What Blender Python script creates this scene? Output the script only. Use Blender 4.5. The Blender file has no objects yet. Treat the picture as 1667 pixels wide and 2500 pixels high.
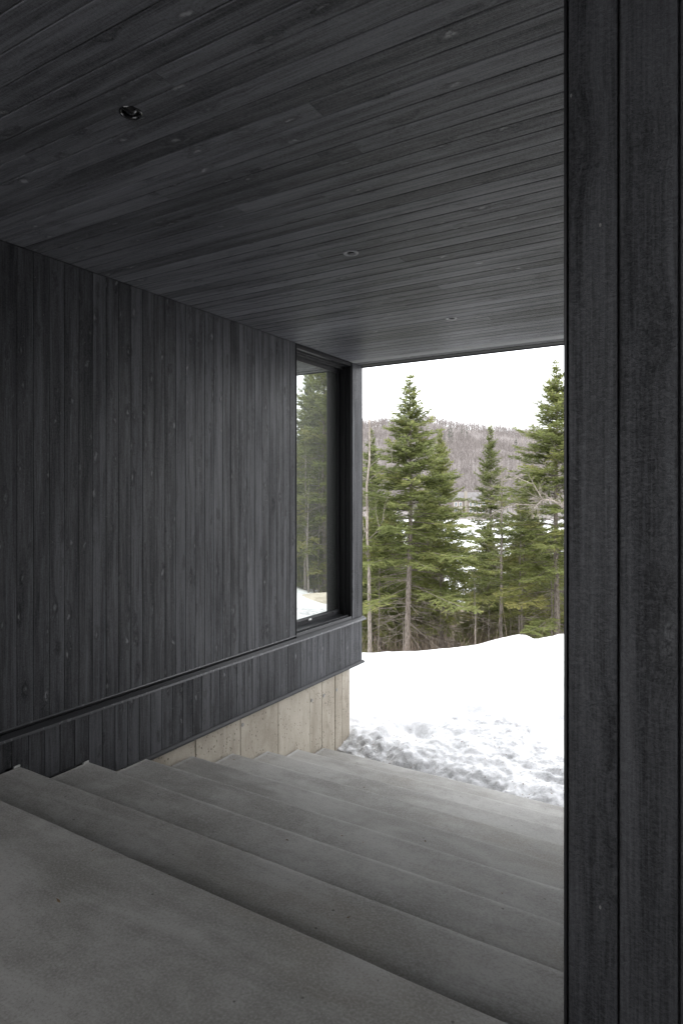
import bpy, math, random
import numpy as np
from mathutils import Matrix, Vector

random.seed(7)
RNG = np.random.default_rng(7)
scene = bpy.context.scene
COL = scene.collection

# ------------------------------------------------------------------ camera
EYE = 1.63                      # camera height above the landing
YAW = math.radians(30.9)        # view turns to the left of the passage axis (+Y)
F = 1582.0 / 1667.0             # focal length / picture width
cam_d = bpy.data.cameras.new('camera')
cam = bpy.data.objects.new('camera', cam_d)
COL.objects.link(cam)
cam.location = (0, 0, EYE)
cam.rotation_euler = (math.radians(90), 0, YAW)
cam_d.sensor_fit = 'HORIZONTAL'
cam_d.sensor_width = 36.0
cam_d.lens = 36.0 * F
cam_d.shift_y = -43.0 / 1667.0
cam_d.clip_start = 0.05
cam_d.clip_end = 5000
scene.camera = cam

# ------------------------------------------------------------------ world: overcast sky
world = bpy.data.worlds.new('World')
scene.world = world
world.use_nodes = True
wn = world.node_tree
wn.nodes.clear()
w_out = wn.nodes.new('ShaderNodeOutputWorld')
w_bg = wn.nodes.new('ShaderNodeBackground')
w_sky = wn.nodes.new('ShaderNodeTexSky')
w_sky.sky_type = 'NISHITA'
w_sky.sun_disc = False
SUN_EL, SUN_AZ = math.radians(48), math.radians(150)
w_sky.sun_elevation = SUN_EL
w_sky.sun_rotation = SUN_AZ
w_sky.air_density = 1.0
w_sky.dust_density = 4.0
w_mix = wn.nodes.new('ShaderNodeMix')
w_mix.data_type = 'RGBA'
w_mix.inputs['Factor'].default_value = 0.9          # thick even cloud over the blue
w_mix.inputs['B'].default_value = (11.3, 11.4, 11.7, 1)
wn.links.new(w_sky.outputs['Color'], w_mix.inputs['A'])
wn.links.new(w_mix.outputs['Result'], w_bg.inputs['Color'])
w_bg.inputs['Strength'].default_value = 0.1
wn.links.new(w_bg.outputs['Background'], w_out.inputs['Surface'])

sun_d = bpy.data.lights.new('sun', 'SUN')
sun = bpy.data.objects.new('sun', sun_d)
COL.objects.link(sun)
sun_d.energy = 0.6
sun_d.angle = math.radians(25)
sun_d.color = (1.0, 0.965, 0.92)
_sd = Vector((math.sin(SUN_AZ) * math.cos(SUN_EL), math.cos(SUN_AZ) * math.cos(SUN_EL), math.sin(SUN_EL)))
sun.rotation_euler = _sd.to_track_quat('Z', 'Y').to_euler()

scene.view_settings.view_transform = 'Standard'
scene.view_settings.look = 'None'
scene.view_settings.exposure = 1.8
scene.view_settings.gamma = 1.0
scene.view_settings.use_curve_mapping = False
scene.render.engine = 'CYCLES'
scene.cycles.use_denoising = True
scene.cycles.max_bounces = 8
scene.cycles.diffuse_bounces = 5
scene.cycles.sample_clamp_indirect = 6.0

# ------------------------------------------------------------------ geometry helpers
SY, CY = math.sin(YAW), math.cos(YAW)

def uv_xy(u, v):                       # u: to the right of the view axis, v: along it
    return (u * CY - v * SY, u * SY + v * CY)

def xy_uv(x, y):
    return (x * CY + y * SY, -x * SY + y * CY)

def obj(name, mesh, parent=None, mat=None):
    o = bpy.data.objects.new(name, mesh)
    COL.objects.link(o)
    if mat is not None:
        mesh.materials.clear()
        mesh.materials.append(mat)
    if parent is not None:
        o.parent = parent
    return o

def tag(o, label=None, cat=None, group=None, kind=None):
    if label: o['label'] = label
    if cat: o['category'] = cat
    if group: o['group'] = group
    if kind: o['kind'] = kind
    return o

def empty(name, loc=(0, 0, 0), **kw):
    o = bpy.data.objects.new(name, None)
    o.empty_display_size = 0.2
    COL.objects.link(o)
    o.location = loc
    tag(o, **kw)
    return o

def mesh_np(name, V, Fs, smooth=False, col=None):
    """V (n,3); Fs: list of (m,k) index arrays."""
    me = bpy.data.meshes.new(name)
    V = np.asarray(V, dtype=np.float32)
    Fs = [np.asarray(f, dtype=np.int32) for f in Fs if len(f)]
    me.vertices.add(len(V))
    me.vertices.foreach_set('co', V.ravel())
    loops = np.concatenate([f.ravel() for f in Fs])
    totals = np.concatenate([np.full(len(f), f.shape[1], dtype=np.int32) for f in Fs])
    starts = np.concatenate([[0], np.cumsum(totals)[:-1]]).astype(np.int32)
    me.loops.add(len(loops))
    me.loops.foreach_set('vertex_index', loops)
    me.polygons.add(len(totals))
    me.polygons.foreach_set('loop_start', starts)
    me.polygons.foreach_set('loop_total', totals)
    me.update(calc_edges=True)
    if smooth:
        me.polygons.foreach_set('use_smooth', np.ones(len(totals), dtype=bool))
    if col is not None:
        a = me.attributes.new('tint', 'FLOAT', 'POINT')
        a.data.foreach_set('value', np.asarray(col, dtype=np.float32))
    me.validate()
    return me

class MB:
    """collects simple solids into one mesh"""
    def __init__(self):
        self.v, self.f = [], []
    def box(self, a, b):
        x0, y0, z0 = a; x1, y1, z1 = b
        n = len(self.v)
        self.v += [(x0, y0, z0), (x1, y0, z0), (x1, y1, z0), (x0, y1, z0), (x0, y0, z1), (x1, y0, z1), (x1, y1, z1), (x0, y1, z1)]
        self.f += [tuple(n + i for i in q) for q in ((0, 3, 2, 1), (4, 5, 6, 7), (0, 1, 5, 4), (1, 2, 6, 5), (2, 3, 7, 6), (3, 0, 4, 7))]
        return self
    def prism(self, prof, y0, y1, axis='y'):
        """closed profile of (a,b) pairs swept along an axis: y -> (x,z), x -> (y,z)"""
        n, k = len(self.v), len(prof)
        for t in (y0, y1):
            for a, b in prof:
                self.v.append((a, t, b) if axis == 'y' else ((t, a, b) if axis == 'x' else (a, b, t)))
        for i in range(k):
            j = (i + 1) % k
            self.f.append((n + i, n + j, n + k + j, n + k + i))
        self.f.append(tuple(n + i for i in range(k))[::-1])
        self.f.append(tuple(n + k + i for i in range(k)))
        return self
    def mesh(self, name, bevel=0.0, seg=2):
        import bmesh
        me = bpy.data.meshes.new(name)
        me.from_pydata(self.v, [], self.f)
        bm = bmesh.new(); bm.from_mesh(me)
        bmesh.ops.recalc_face_normals(bm, faces=bm.faces)
        if bevel:
            bmesh.ops.bevel(bm, geom=list(bm.edges), offset=bevel, segments=seg, affect='EDGES', profile=0.6)
        bm.to_mesh(me); bm.free()
        return me
    def build(self, name, mat, parent=None, bevel=0.0):
        return obj(name, self.mesh(name, bevel), parent, mat)

def hash2(ix, iy, s):
    n = (ix.astype(np.int64) * 374761393 + iy.astype(np.int64) * 668265263 + s * 974634777) & 0x7fffffff
    n = ((n ^ (n >> 13)) * 1274126177) & 0x7fffffff
    n = n ^ (n >> 16)
    return (n & 0xffff) / 65535.0

def vnoise(x, y, s=0):
    ix, iy = np.floor(x), np.floor(y)
    fx, fy = x - ix, y - iy
    fx = fx * fx * fx * (fx * (fx * 6 - 15) + 10); fy = fy * fy * fy * (fy * (fy * 6 - 15) + 10)
    a, b = hash2(ix, iy, s), hash2(ix + 1, iy, s)
    c, d = hash2(ix, iy + 1, s), hash2(ix + 1, iy + 1, s)
    return (a + (b - a) * fx) * (1 - fy) + (c + (d - c) * fx) * fy

def fbm(x, y, oct=4, s=0, gain=0.5):
    r, a, t = 0, 1.0, 0
    for k in range(oct):
        r = r + a * (vnoise(x * 2 ** k + 17.3 * k, y * 2 ** k - 9.1 * k, s + k) - 0.5)
        t += a; a *= gain
    return r / t * 2

def sstep(a, b, x):
    t = np.clip((x - a) / (b - a), 0, 1)
    return t * t * (3 - 2 * t)

# ------------------------------------------------------------------ materials
class NT:
    def __init__(self, name):
        self.m = bpy.data.materials.new(name)
        self.m.use_nodes = True
        self.t = self.m.node_tree
        self.t.nodes.clear()
        self.out = self.t.nodes.new('ShaderNodeOutputMaterial')
    def n(self, typ, ins=None, **kw):
        nd = self.t.nodes.new(typ)
        for k, v in kw.items(): setattr(nd, k, v)
        for k, v in (ins or {}).items():
            s = nd.inputs[k]
            if hasattr(v, 'is_linked') or isinstance(v, bpy.types.NodeSocket): self.t.links.new(v, s)
            else: s.default_value = v
        return nd
    def math(self, op, a, b=None, clamp=False):
        ins = {0: a}
        if b is not None: ins[1] = b
        return self.n('ShaderNodeMath', ins, operation=op, use_clamp=clamp).outputs[0]
    def mix(self, f, a, b):
        nd = self.n('ShaderNodeMix', {'Factor': f, 'A': a, 'B': b}, data_type='RGBA')
        return nd.outputs['Result']
    def noise(self, vec, scale, detail=4, rough=0.5, dist=0.0):
        return self.n('ShaderNodeTexNoise', {'Vector': vec, 'Scale': scale, 'Detail': detail, 'Roughness': rough, 'Distortion': dist}).outputs['Fac']
    def ramp(self, f, a, b):
        return self.n('ShaderNodeMapRange', {'Value': f, 'From Min': a, 'From Max': b}, interpolation_type='SMOOTHSTEP').outputs['Result']
    def scale(self, vec, s, off=None):
        ins = {'Vector': vec, 'Scale': s}
        if off is not None: ins['Location'] = off
        return self.n('ShaderNodeMapping', ins).outputs['Vector']
    def bump(self, h, strength, dist, normal=None):
        ins = {'Height': h, 'Strength': strength, 'Distance': dist}
        if normal is not None: ins['Normal'] = normal
        return self.n('ShaderNodeBump', ins).outputs['Normal']
    def surf(self, sh):
        self.t.links.new(sh, self.out.inputs['Surface'])
        return self.m

def rgb(r, g, b): return (r, g, b, 1.0)

def stained_wood(name, f, rough0, bump_d, kd=1.0, vary=1.0, kn=0.85):
    """nearly black stained rough-sawn spruce; grain along local X, each plank its own stretch of timber"""
    k = NT(name)
    sh = lambda *q: rgb(*[x * f for x in q])
    co = k.n('ShaderNodeTexCoord').outputs['Object']
    rnd = k.n('ShaderNodeObjectInfo').outputs['Random']
    off = k.n('ShaderNodeCombineXYZ', {0: k.math('MULTIPLY', rnd, 61.0), 1: k.math('MULTIPLY', rnd, 23.0), 2: k.math('MULTIPLY', rnd, 7.0)}).outputs[0]
    p = k.n('ShaderNodeVectorMath', {0: co, 1: off}, operation='ADD').outputs[0]
    # knots: scattered cells, a little long along the grain, sizes and shapes uneven
    wob = k.n('ShaderNodeTexNoise', {'Vector': p, 'Scale': 14.0, 'Detail': 2.0}).outputs['Color']
    wv = k.n('ShaderNodeVectorMath', {0: wob, 1: (0.5, 0.5, 0.5)}, operation='SUBTRACT').outputs[0]
    pw_ = k.n('ShaderNodeVectorMath', {0: p, 1: k.n('ShaderNodeVectorMath', {0: wv, 'Scale': 0.060}, operation='SCALE').outputs[0]}, operation='ADD').outputs[0]
    vor = k.n('ShaderNodeTexVoronoi', {'Vector': k.scale(pw_, (2.9 * kd, 7.6 * kd, 0.0)), 'Scale': 1.0, 'Randomness': 1.0}, feature='F1', voronoi_dimensions='2D')
    dist = vor.outputs['Distance']
    sep = k.n('ShaderNodeSeparateColor', {0: vor.outputs['Color']})
    cellr, cellg = sep.outputs[0], sep.outputs[1]
    size = k.math('MULTIPLY', k.math('SUBTRACT', cellr, 0.46, clamp=True), 0.25)
    knot = k.math('SUBTRACT', 1.0, k.ramp(k.math('SUBTRACT', dist, size), -0.09, 0.03), clamp=True)
    flk = k.ramp(k.noise(k.scale(p, (55.0, 90.0, 60.0)), 1.0, 3, 0.6, 0.5), 0.32, 0.54)
    knot = k.math('MULTIPLY', k.math('MULTIPLY', knot, flk), k.math('ADD', 0.12, k.math('MULTIPLY', k.math('POWER', cellg, 1.4), 0.88)))
    ring = k.math('MULTIPLY', k.ramp(k.math('SUBTRACT', dist, size), 0.30, -0.02), k.ramp(cellr, 0.46, 0.56))
    # grain lines bend round the knots
    bend = k.math('MULTIPLY', ring, 0.022)
    pg = k.n('ShaderNodeVectorMath', {0: p, 1: k.n('ShaderNodeCombineXYZ', {1: bend, 2: bend}).outputs[0]}, operation='ADD').outputs[0]
    g1 = k.noise(k.scale(pg, (0.8, 22.0, 22.0)), 1.0, 3, 0.55, 0.4)
    g2 = k.noise(k.scale(pg, (5.0, 170.0, 170.0)), 1.0, 3, 0.6)
    saw = k.noise(k.scale(p, (150.0, 85.0, 80.0)), 1.0, 4, 0.70, 1.2)      # rough-sawn nap
    nap = k.noise(k.scale(p, (420.0, 330.0, 300.0)), 1.0, 2, 0.6)
    big = k.noise(k.scale(p, (1.1, 5.0, 5.0)), 1.0, 3, 0.55)
    tone = k.math('ADD', k.math('MULTIPLY', g1, 0.55), k.math('MULTIPLY', k.math('SUBTRACT', big, 0.5), 0.32 * vary))
    tone = k.math('ADD', tone, k.math('MULTIPLY', k.math('SUBTRACT', rnd, 0.5), 0.20 * vary))
    tone = k.math('ADD', tone, 0.23)
    tone = k.math('ADD', tone, k.math('MULTIPLY', k.math('SUBTRACT', g2, 0.5), 0.60))
    tone = k.math('ADD', tone, k.math('MULTIPLY', k.math('SUBTRACT', saw, 0.5), 0.36))
    c = k.mix(k.ramp(tone, 0.26, 0.78), sh(0.0075, 0.0076, 0.0082), sh(0.0265, 0.0270, 0.0295))
    c = k.mix(k.math('MULTIPLY', knot, kn), c, rgb(0.30, 0.302, 0.31))  # pale knots, lightened further for the glints they catch
    edge = k.math('MULTIPLY', k.math('MULTIPLY', ring, k.math('SUBTRACT', 1.0, knot)), 0.30)
    c = k.mix(edge, c, rgb(0.008, 0.008, 0.0085))
    # small bare nicks in the stain
    nv = k.n('ShaderNodeTexVoronoi', {'Vector': k.scale(p, (9.0, 16.0, 0.0)), 'Scale': 1.0}, feature='F1', voronoi_dimensions='2D')
    ncol = k.n('ShaderNodeSeparateColor', {0: nv.outputs['Color']}).outputs[1]
    nick = k.math('MULTIPLY', k.math('LESS_THAN', nv.outputs['Distance'], 0.04), k.math('GREATER_THAN', ncol, 0.93))
    c = k.mix(k.math('MULTIPLY', nick, 0.7), c, rgb(0.16, 0.155, 0.15))
    rough = k.math('SUBTRACT', k.math('ADD', rough0, k.math('MULTIPLY', big, 0.22)), k.math('MULTIPLY', knot, 0.12))
    h = k.math('ADD', k.math('MULTIPLY', g1, 0.7), k.math('MULTIPLY', g2, 0.35))
    h = k.math('ADD', h, k.math('MULTIPLY', saw, 0.75))
    h = k.math('ADD', h, k.math('MULTIPLY', nap, 0.30))
    h = k.math('SUBTRACT', h, k.math('MULTIPLY', knot, 0.9))
    h = k.math('ADD', h, k.math('MULTIPLY', k.math('SINE', k.math('MULTIPLY', dist, 70.0)), k.math('MULTIPLY', ring, 0.07)))
    nrm = k.bump(h, 0.7, bump_d)
    spec = k.math('ADD', k.math('MULTIPLY', k.ramp(saw, 0.36, 0.66), 0.16), k.math('MULTIPLY', k.ramp(k.math('ADD', k.math('MULTIPLY', g1, 0.5), k.math('MULTIPLY', big, 0.5)), 0.30, 0.70), 0.20))
    b = k.n('ShaderNodeBsdfPrincipled', {'Base Color': c, 'Roughness': rough, 'Normal': nrm, 'Specular IOR Level': spec})
    return k.surf(b.outputs[0])

def metal(name, c, rough=0.35, spec=0.5, metallic=0.0):
    k = NT(name)
    co = k.n('ShaderNodeTexCoord').outputs['Object']
    n = k.noise(co, 30.0, 3)
    col = k.mix(n, rgb(*[x * 0.85 for x in c]), rgb(*[x * 1.12 for x in c]))
    r = k.math('ADD', rough - 0.06, k.math('MULTIPLY', n, 0.12))
    b = k.n('ShaderNodeBsdfPrincipled', {'Base Color': col, 'Roughness': r, 'Specular IOR Level': spec, 'Metallic': metallic})
    return k.surf(b.outputs[0])

def glass_dark():
    """coated insulating glass over a dark room: mostly a mirror from outside"""
    k = NT('window_glass')
    fr = k.n('ShaderNodeLayerWeight', {'Blend': 0.30}).outputs['Fresnel']
    g = k.n('ShaderNodeBsdfGlossy', {'Color': rgb(0.93, 0.97, 0.94), 'Roughness': 0.0})
    d = k.n('ShaderNodeBsdfPrincipled', {'Base Color': rgb(0.012, 0.014, 0.012), 'Roughness': 0.4})
    f = k.math('ADD', 0.44, k.math('MULTIPLY', fr, 0.55), clamp=True)
    m = k.n('ShaderNodeMixShader', {0: f, 1: d.outputs[0], 2: g.outputs[0]})
    return k.surf(m.outputs[0])

def stair_concrete():
    k = NT('stair_concrete')
    co = k.n('ShaderNodeTexCoord').outputs['Object']
    big = k.noise(k.scale(co, (0.9, 1.1, 1.0)), 1.0, 5, 0.6, 0.6)
    streak = k.noise(k.scale(co, (1.3, 5.0, 3.0)), 1.0, 5, 0.65, 0.8)
    mid = k.noise(co, 9.0, 5, 0.65)
    fine = k.noise(co, 95.0, 4, 0.7)
    t = k.math('ADD', k.math('MULTIPLY', big, 0.5), k.math('MULTIPLY', streak, 0.3))
    t = k.math('ADD', t, k.math('MULTIPLY', mid, 0.2))
    c = k.mix(k.ramp(t, 0.38, 0.62), rgb(0.220, 0.212, 0.194), rgb(0.410, 0.402, 0.382))
    brown = k.ramp(k.noise(k.scale(co, (0.7, 1.6, 1.0), (4.2, 1.0, 0)), 1.0, 4, 0.6), 0.52, 0.72)
    c = k.mix(k.math('MULTIPLY', brown, 0.7), c, rgb(0.262, 0.240, 0.200))
    c = k.mix(k.math('MULTIPLY', k.ramp(fine, 0.42, 0.72), 0.55), c, rgb(0.46, 0.455, 0.44))
    c = k.mix(k.math('MULTIPLY', k.ramp(fine, 0.48, 0.26), 0.60), c, rgb(0.17, 0.165, 0.155))
    v = k.n('ShaderNodeTexVoronoi', {'Vector': co, 'Scale': 11.0}, feature='F1')
    vr = k.n('ShaderNodeSeparateColor', {0: v.outputs['Color']}).outputs[0]
    pit = k.math('MULTIPLY', k.ramp(v.outputs['Distance'], 0.085, 0.055), k.math('GREATER_THAN', vr, 0.82))
    c = k.mix(k.math('MULTIPLY', pit, 0.7), c, rgb(0.09, 0.085, 0.075))
    h = k.math('SUBTRACT', k.math('ADD', k.math('MULTIPLY', fine, 0.25), k.math('MULTIPLY', mid, 0.8)), k.math('MULTIPLY', pit, 0.5))
    h = k.math('ADD', h, k.math('MULTIPLY', streak, 0.6))
    b = k.n('ShaderNodeBsdfPrincipled', {'Base Color': c, 'Roughness': k.math('ADD', 0.55, k.math('MULTIPLY', mid, 0.25)), 'Normal': k.bump(h, 0.5, 0.004), 'Specular IOR Level': 0.4})
    return k.surf(b.outputs[0])

def wall_concrete():
    k = NT('wall_concrete')
    co = k.n('ShaderNodeTexCoord').outputs['Object']
    rnd = k.n('ShaderNodeObjectInfo').outputs['Random']
    off = k.n('ShaderNodeCombineXYZ', {1: k.math('MULTIPLY', rnd, 31.0), 2: k.math('MULTIPLY', rnd, 5.0)}).outputs[0]
    p = k.n('ShaderNodeVectorMath', {0: co, 1: off}, operation='ADD').outputs[0]
    big = k.noise(k.scale(p, (1, 3.0, 1.2)), 1.0, 5, 0.6, 0.4)
    vert = k.noise(k.scale(p, (1, 9.0, 2.6)), 1.0, 5, 0.65, 0.8)
    fine = k.noise(p, 60.0, 4, 0.7)
    t = k.math('ADD', k.math('MULTIPLY', big, 0.65), k.math('MULTIPLY', vert, 0.35))
    t = k.math('ADD', t, k.math('MULTIPLY', k.math('SUBTRACT', rnd, 0.5), 0.12))
    c = k.mix(k.ramp(t, 0.32, 0.68), rgb(0.285, 0.250, 0.198), rgb(0.46, 0.418, 0.350))
    c = k.mix(k.math('MULTIPLY', k.ramp(fine, 0.45, 0.75), 0.25), c, rgb(0.64, 0.59, 0.50))
    stain = k.ramp(k.noise(k.scale(p, (1, 4.0, 2.0), (0, 7, 3)), 1.0, 4, 0.65), 0.55, 0.75)
    c = k.mix(k.math('MULTIPLY', stain, 0.70), c, rgb(0.20, 0.172, 0.128))
    jit = k.n('ShaderNodeVectorMath', {0: k.n('ShaderNodeTexNoise', {'Vector': p, 'Scale': 45.0, 'Detail': 2.0}).outputs['Color'], 'Scale': 0.022}, operation='SCALE').outputs[0]
    pj = k.n('ShaderNodeVectorMath', {0: p, 1: jit}, operation='ADD').outputs[0]
    v = k.n('ShaderNodeTexVoronoi', {'Vector': k.scale(pj, (1.0, 1.0, 0.7)), 'Scale': 52.0}, feature='F1')
    vr = k.n('ShaderNodeSeparateColor', {0: v.outputs['Color']}).outputs[0]
    clump = k.ramp(k.noise(p, 3.2, 3), 0.42, 0.70)
    pit = k.math('MULTIPLY', k.ramp(v.outputs['Distance'], 0.42, 0.20), k.math('GREATER_THAN', k.math('ADD', vr, k.math('MULTIPLY', clump, 0.30)), 0.97))
    c = k.mix(k.math('MULTIPLY', pit, 0.75), c, rgb(0.10, 0.085, 0.06))
    h = k.math('SUBTRACT', k.math('ADD', k.math('MULTIPLY', fine, 0.2), k.math('MULTIPLY', vert, 0.5)), pit)
    b = k.n('ShaderNodeBsdfPrincipled', {'Base Color': c, 'Roughness': 0.8, 'Normal': k.bump(h, 0.6, 0.006)})
    return k.surf(b.outputs[0])

def snow_mat():
    k = NT('old_snow')
    geo = k.n('ShaderNodeNewGeometry')
    p = geo.outputs['Position']
    n1 = k.noise(p, 8.0, 8, 0.75)
    n2 = k.noise(p, 60.0, 4, 0.7)
    att = k.n('ShaderNodeAttribute', attribute_name='tint').outputs['Fac']     # dirt of the old edge, plus grey painted for relief shade
    v = k.n('ShaderNodeTexVoronoi', {'Vector': p, 'Scale': 21.0}, feature='F1')
    vr = k.n('ShaderNodeSeparateColor', {0: v.outputs['Color']}).outputs[0]
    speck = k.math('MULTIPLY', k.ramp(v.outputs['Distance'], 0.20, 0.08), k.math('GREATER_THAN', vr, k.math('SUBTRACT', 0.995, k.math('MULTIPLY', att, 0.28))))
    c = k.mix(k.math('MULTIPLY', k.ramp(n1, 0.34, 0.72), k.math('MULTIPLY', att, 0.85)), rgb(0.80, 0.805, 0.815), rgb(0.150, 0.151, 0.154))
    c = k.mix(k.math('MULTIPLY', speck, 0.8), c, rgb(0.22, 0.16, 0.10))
    h = k.math('ADD', k.math('MULTIPLY', n1, 1.0), k.math('MULTIPLY', n2, 0.25))
    b = k.n('ShaderNodeBsdfPrincipled', {'Base Color': c, 'Roughness': 0.7, 'Normal': k.bump(h, 0.7, 0.03), 'Specular IOR Level': 0.25})
    return k.surf(b.outputs[0])

def floor_mat():
    k = NT('forest_floor')
    p = k.n('ShaderNodeNewGeometry').outputs['Position']
    n = k.noise(p, 0.9, 6, 0.7)
    n2 = k.noise(p, 14.0, 5, 0.7)
    litter = k.mix(n2, rgb(0.063, 0.049, 0.034), rgb(0.161, 0.126, 0.091))
    c = k.mix(k.ramp(k.math('ADD', k.math('MULTIPLY', n, 0.75), k.math('MULTIPLY', n2, 0.25)), 0.60, 0.66), litter, rgb(0.84, 0.845, 0.86))
    b = k.n('ShaderNodeBsdfPrincipled', {'Base Color': c, 'Roughness': 0.9, 'Normal': k.bump(n2, 0.8, 0.05)})
    return k.surf(b.outputs[0])

def plain(name, a, b2, scale=4.0, rough=0.8, bump=0.0, stretch=(1, 1, 1)):
    k = NT(name)
    co = k.n('ShaderNodeTexCoord').outputs['Object']
    n = k.noise(k.scale(co, stretch), scale, 5, 0.65)
    c = k.mix(k.ramp(n, 0.3, 0.7), rgb(*a), rgb(*b2))
    ins = {'Base Color': c, 'Roughness': rough}
    if bump: ins['Normal'] = k.bump(n, 0.7, bump)
    return k.surf(k.n('ShaderNodeBsdfPrincipled', ins).outputs[0])

def needle_mat():
    k = NT('needles')
    t = k.n('ShaderNodeAttribute', attribute_name='tint').outputs['Fac']
    rnd = k.n('ShaderNodeObjectInfo').outputs['Random']
    c = k.mix(k.ramp(t, 0.0, 0.55), rgb(0.105, 0.122, 0.040), rgb(0.222, 0.246, 0.086))
    c = k.mix(k.ramp(t, 0.5, 1.0), c, rgb(0.37, 0.33, 0.12))
    c = k.mix(k.math('MULTIPLY', rnd, 0.35), c, rgb(0.130, 0.165, 0.078))
    d = k.n('ShaderNodeBsdfPrincipled', {'Base Color': c, 'Roughness': 0.6, 'Specular IOR Level': 0.25})
    tr = k.n('ShaderNodeBsdfTranslucent', {'Color': c})
    return k.surf(k.n('ShaderNodeMixShader', {0: 0.56, 1: d.outputs[0], 2: tr.outputs[0]}).outputs[0])

def twig_mat(name, a, b2):
    k = NT(name)
    p = k.n('ShaderNodeTexCoord').outputs['Object']
    n = k.noise(k.scale(p, (9, 9, 3)), 3.0, 5, 0.7)
    c = k.mix(k.ramp(n, 0.35, 0.68), rgb(*a), rgb(*b2))
    return k.surf(k.n('ShaderNodeBsdfPrincipled', {'Base Color': c, 'Roughness': 0.9, 'Normal': k.bump(n, 0.8, 0.01)}).outputs[0])

M_WOOD = stained_wood('stained_wall_boards', 3.0, 0.27, 0.0026, 1.35, 0.8, 0.5)
M_CEIL = stained_wood('stained_boards_lit', 5.3, 0.27, 0.0044, 1.3, 1.0, 1.0)  # wall stain lightened, putting the ceiling's stronger light into the colour
M_POST = stained_wood('stained_boards_shaded', 1.75, 0.30, 0.0026, 0.8, 0.5, 0.22)  # same stain darkened, putting the post's shade into the colour
M_BLACK = metal('black_aluminium', (0.0065, 0.0065, 0.0075), 0.38, 0.3)
M_FLASH = metal('dark_flashing', (0.020, 0.0205, 0.0225), 0.42, 0.3)
M_LIT_EDGE = metal('flashing_lit_edge', (0.085, 0.086, 0.092), 0.26, 0.6)  # flashing metal again, lightened for the light its edges catch
M_SILVER = metal('bare_steel', (0.55, 0.55, 0.54), 0.4, 0.5, 0.6)
M_VENT = metal('vent_mesh', (0.30, 0.305, 0.305), 0.5)
M_GLASS = glass_dark()
M_STAIR = stair_concrete()
M_CONC = wall_concrete()
M_SNOW = snow_mat()
M_FLOOR = floor_mat()
M_NEEDLE = needle_mat()
M_BARK = twig_mat('conifer_bark', (0.119, 0.095, 0.078), (0.280, 0.245, 0.217))
M_BARE = twig_mat('bare_bark', (0.133, 0.112, 0.095), (0.308, 0.273, 0.241))
M_DEADTWIG = twig_mat('dead_twigs', (0.105, 0.078, 0.056), (0.238, 0.189, 0.147))
M_PAPER = plain('membrane', (0.01, 0.01, 0.011), (0.016, 0.016, 0.017))

# ------------------------------------------------------------------ sizes of the porch (metres, landing top at z = 0)
XW = -4.0                 # face of the siding on the left wall
CEIL = EYE + 1.63         # ceiling boards
LEDGE = EYE - 1.576
TRIM = EYE - 2.108        # lower edge of the siding
YEND = 7.20               # house corner and roof edge
PITCH = 0.118
W0, W1 = 5.738, 6.938     # window opening
N0Y, TREAD = 2.040, 0.531
H0, RISE = 0.0, 0.1605
XR = 2.6                  # right side of the stairs
NSTEP = 11
YB = -3.0                  # back end of the covered landing

def step_z(k): return -(H0 + RISE * k)
def nose_y(k): return N0Y + TREAD * k

# ------------------------------------------------------------------ planks
PLANKS = {}
def plank_mesh(L, W, mat, T=0.019, c=0.0019):
    key = (round(L, 3), round(W, 4), mat.name)
    if key not in PLANKS:
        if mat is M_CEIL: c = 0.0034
        hw = W / 2
        prof = [(-hw, 0), (hw, 0), (hw, T - c), (hw - c, T), (-hw + c, T), (-hw, T - c)]
        V = [(0, y, z) for y, z in prof] + [(L, y, z) for y, z in prof]
        me = bpy.data.meshes.new('plank')
        fs = [(i, (i + 1) % 6, 6 + (i + 1) % 6, 6 + i) for i in range(6)] + [(5, 4, 3, 2, 1, 0), (6, 7, 8, 9, 10, 11)]
        me.from_pydata(V, [], [f[::-1] for f in fs])
        me.materials.append(mat)
        PLANKS[key] = me
    return PLANKS[key]

def plank(parent, origin, x, y, z, L, W, tilt=0.0, mat=None):
    o = bpy.data.objects.new('plank', plank_mesh(L, W, mat or M_WOOD))
    COL.objects.link(o)
    o.parent = parent
    m = Matrix((x, y, z)).transposed().to_4x4() @ Matrix.Rotation(tilt, 4, 'X')
    m.translation = Vector(origin)
    o.matrix_world = m
    o.matrix_basis = m
    return o

X_, Y_, Z_ = Vector((1, 0, 0)), Vector((0, 1, 0)), Vector((0, 0, 1))
T = 0.019

# ceiling (boards run across the passage)
ceiling = empty('ceiling', (0, 0, 0), kind='structure')
MB().box((XW - 5, YB, CEIL + T + 0.001), (XR + 0.4, YEND - 0.04, CEIL + 0.36)).build('roof_slab', M_PAPER, ceiling)
rows = int((YEND - 0.36 - 1.0) / PITCH)
yrow = YEND - 0.36
prev = None
for r in range(rows):
    W = PITCH - 0.0030
    yc = yrow - (r + 0.5) * PITCH
    xs = [XW + 0.003, XR]
    if r % 3 != 1:
        j = random.choice([-3.2, -2.9, -2.4, -1.9, -1.5, -1.0, -0.6, -2.65, 0.2])
        if prev is not None and abs(j - prev) < 0.3: j += 0.7
        prev = j
        xs = [XW + 0.003, j, XR]
    for a, b in zip(xs[:-1], xs[1:]):
        plank(ceiling, (a, yc, CEIL + T + random.uniform(-0.0008, 0.0008)), X_, -Y_, -Z_, b - a - 0.0015, W, random.uniform(-0.006, 0.006), M_CEIL)
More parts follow.
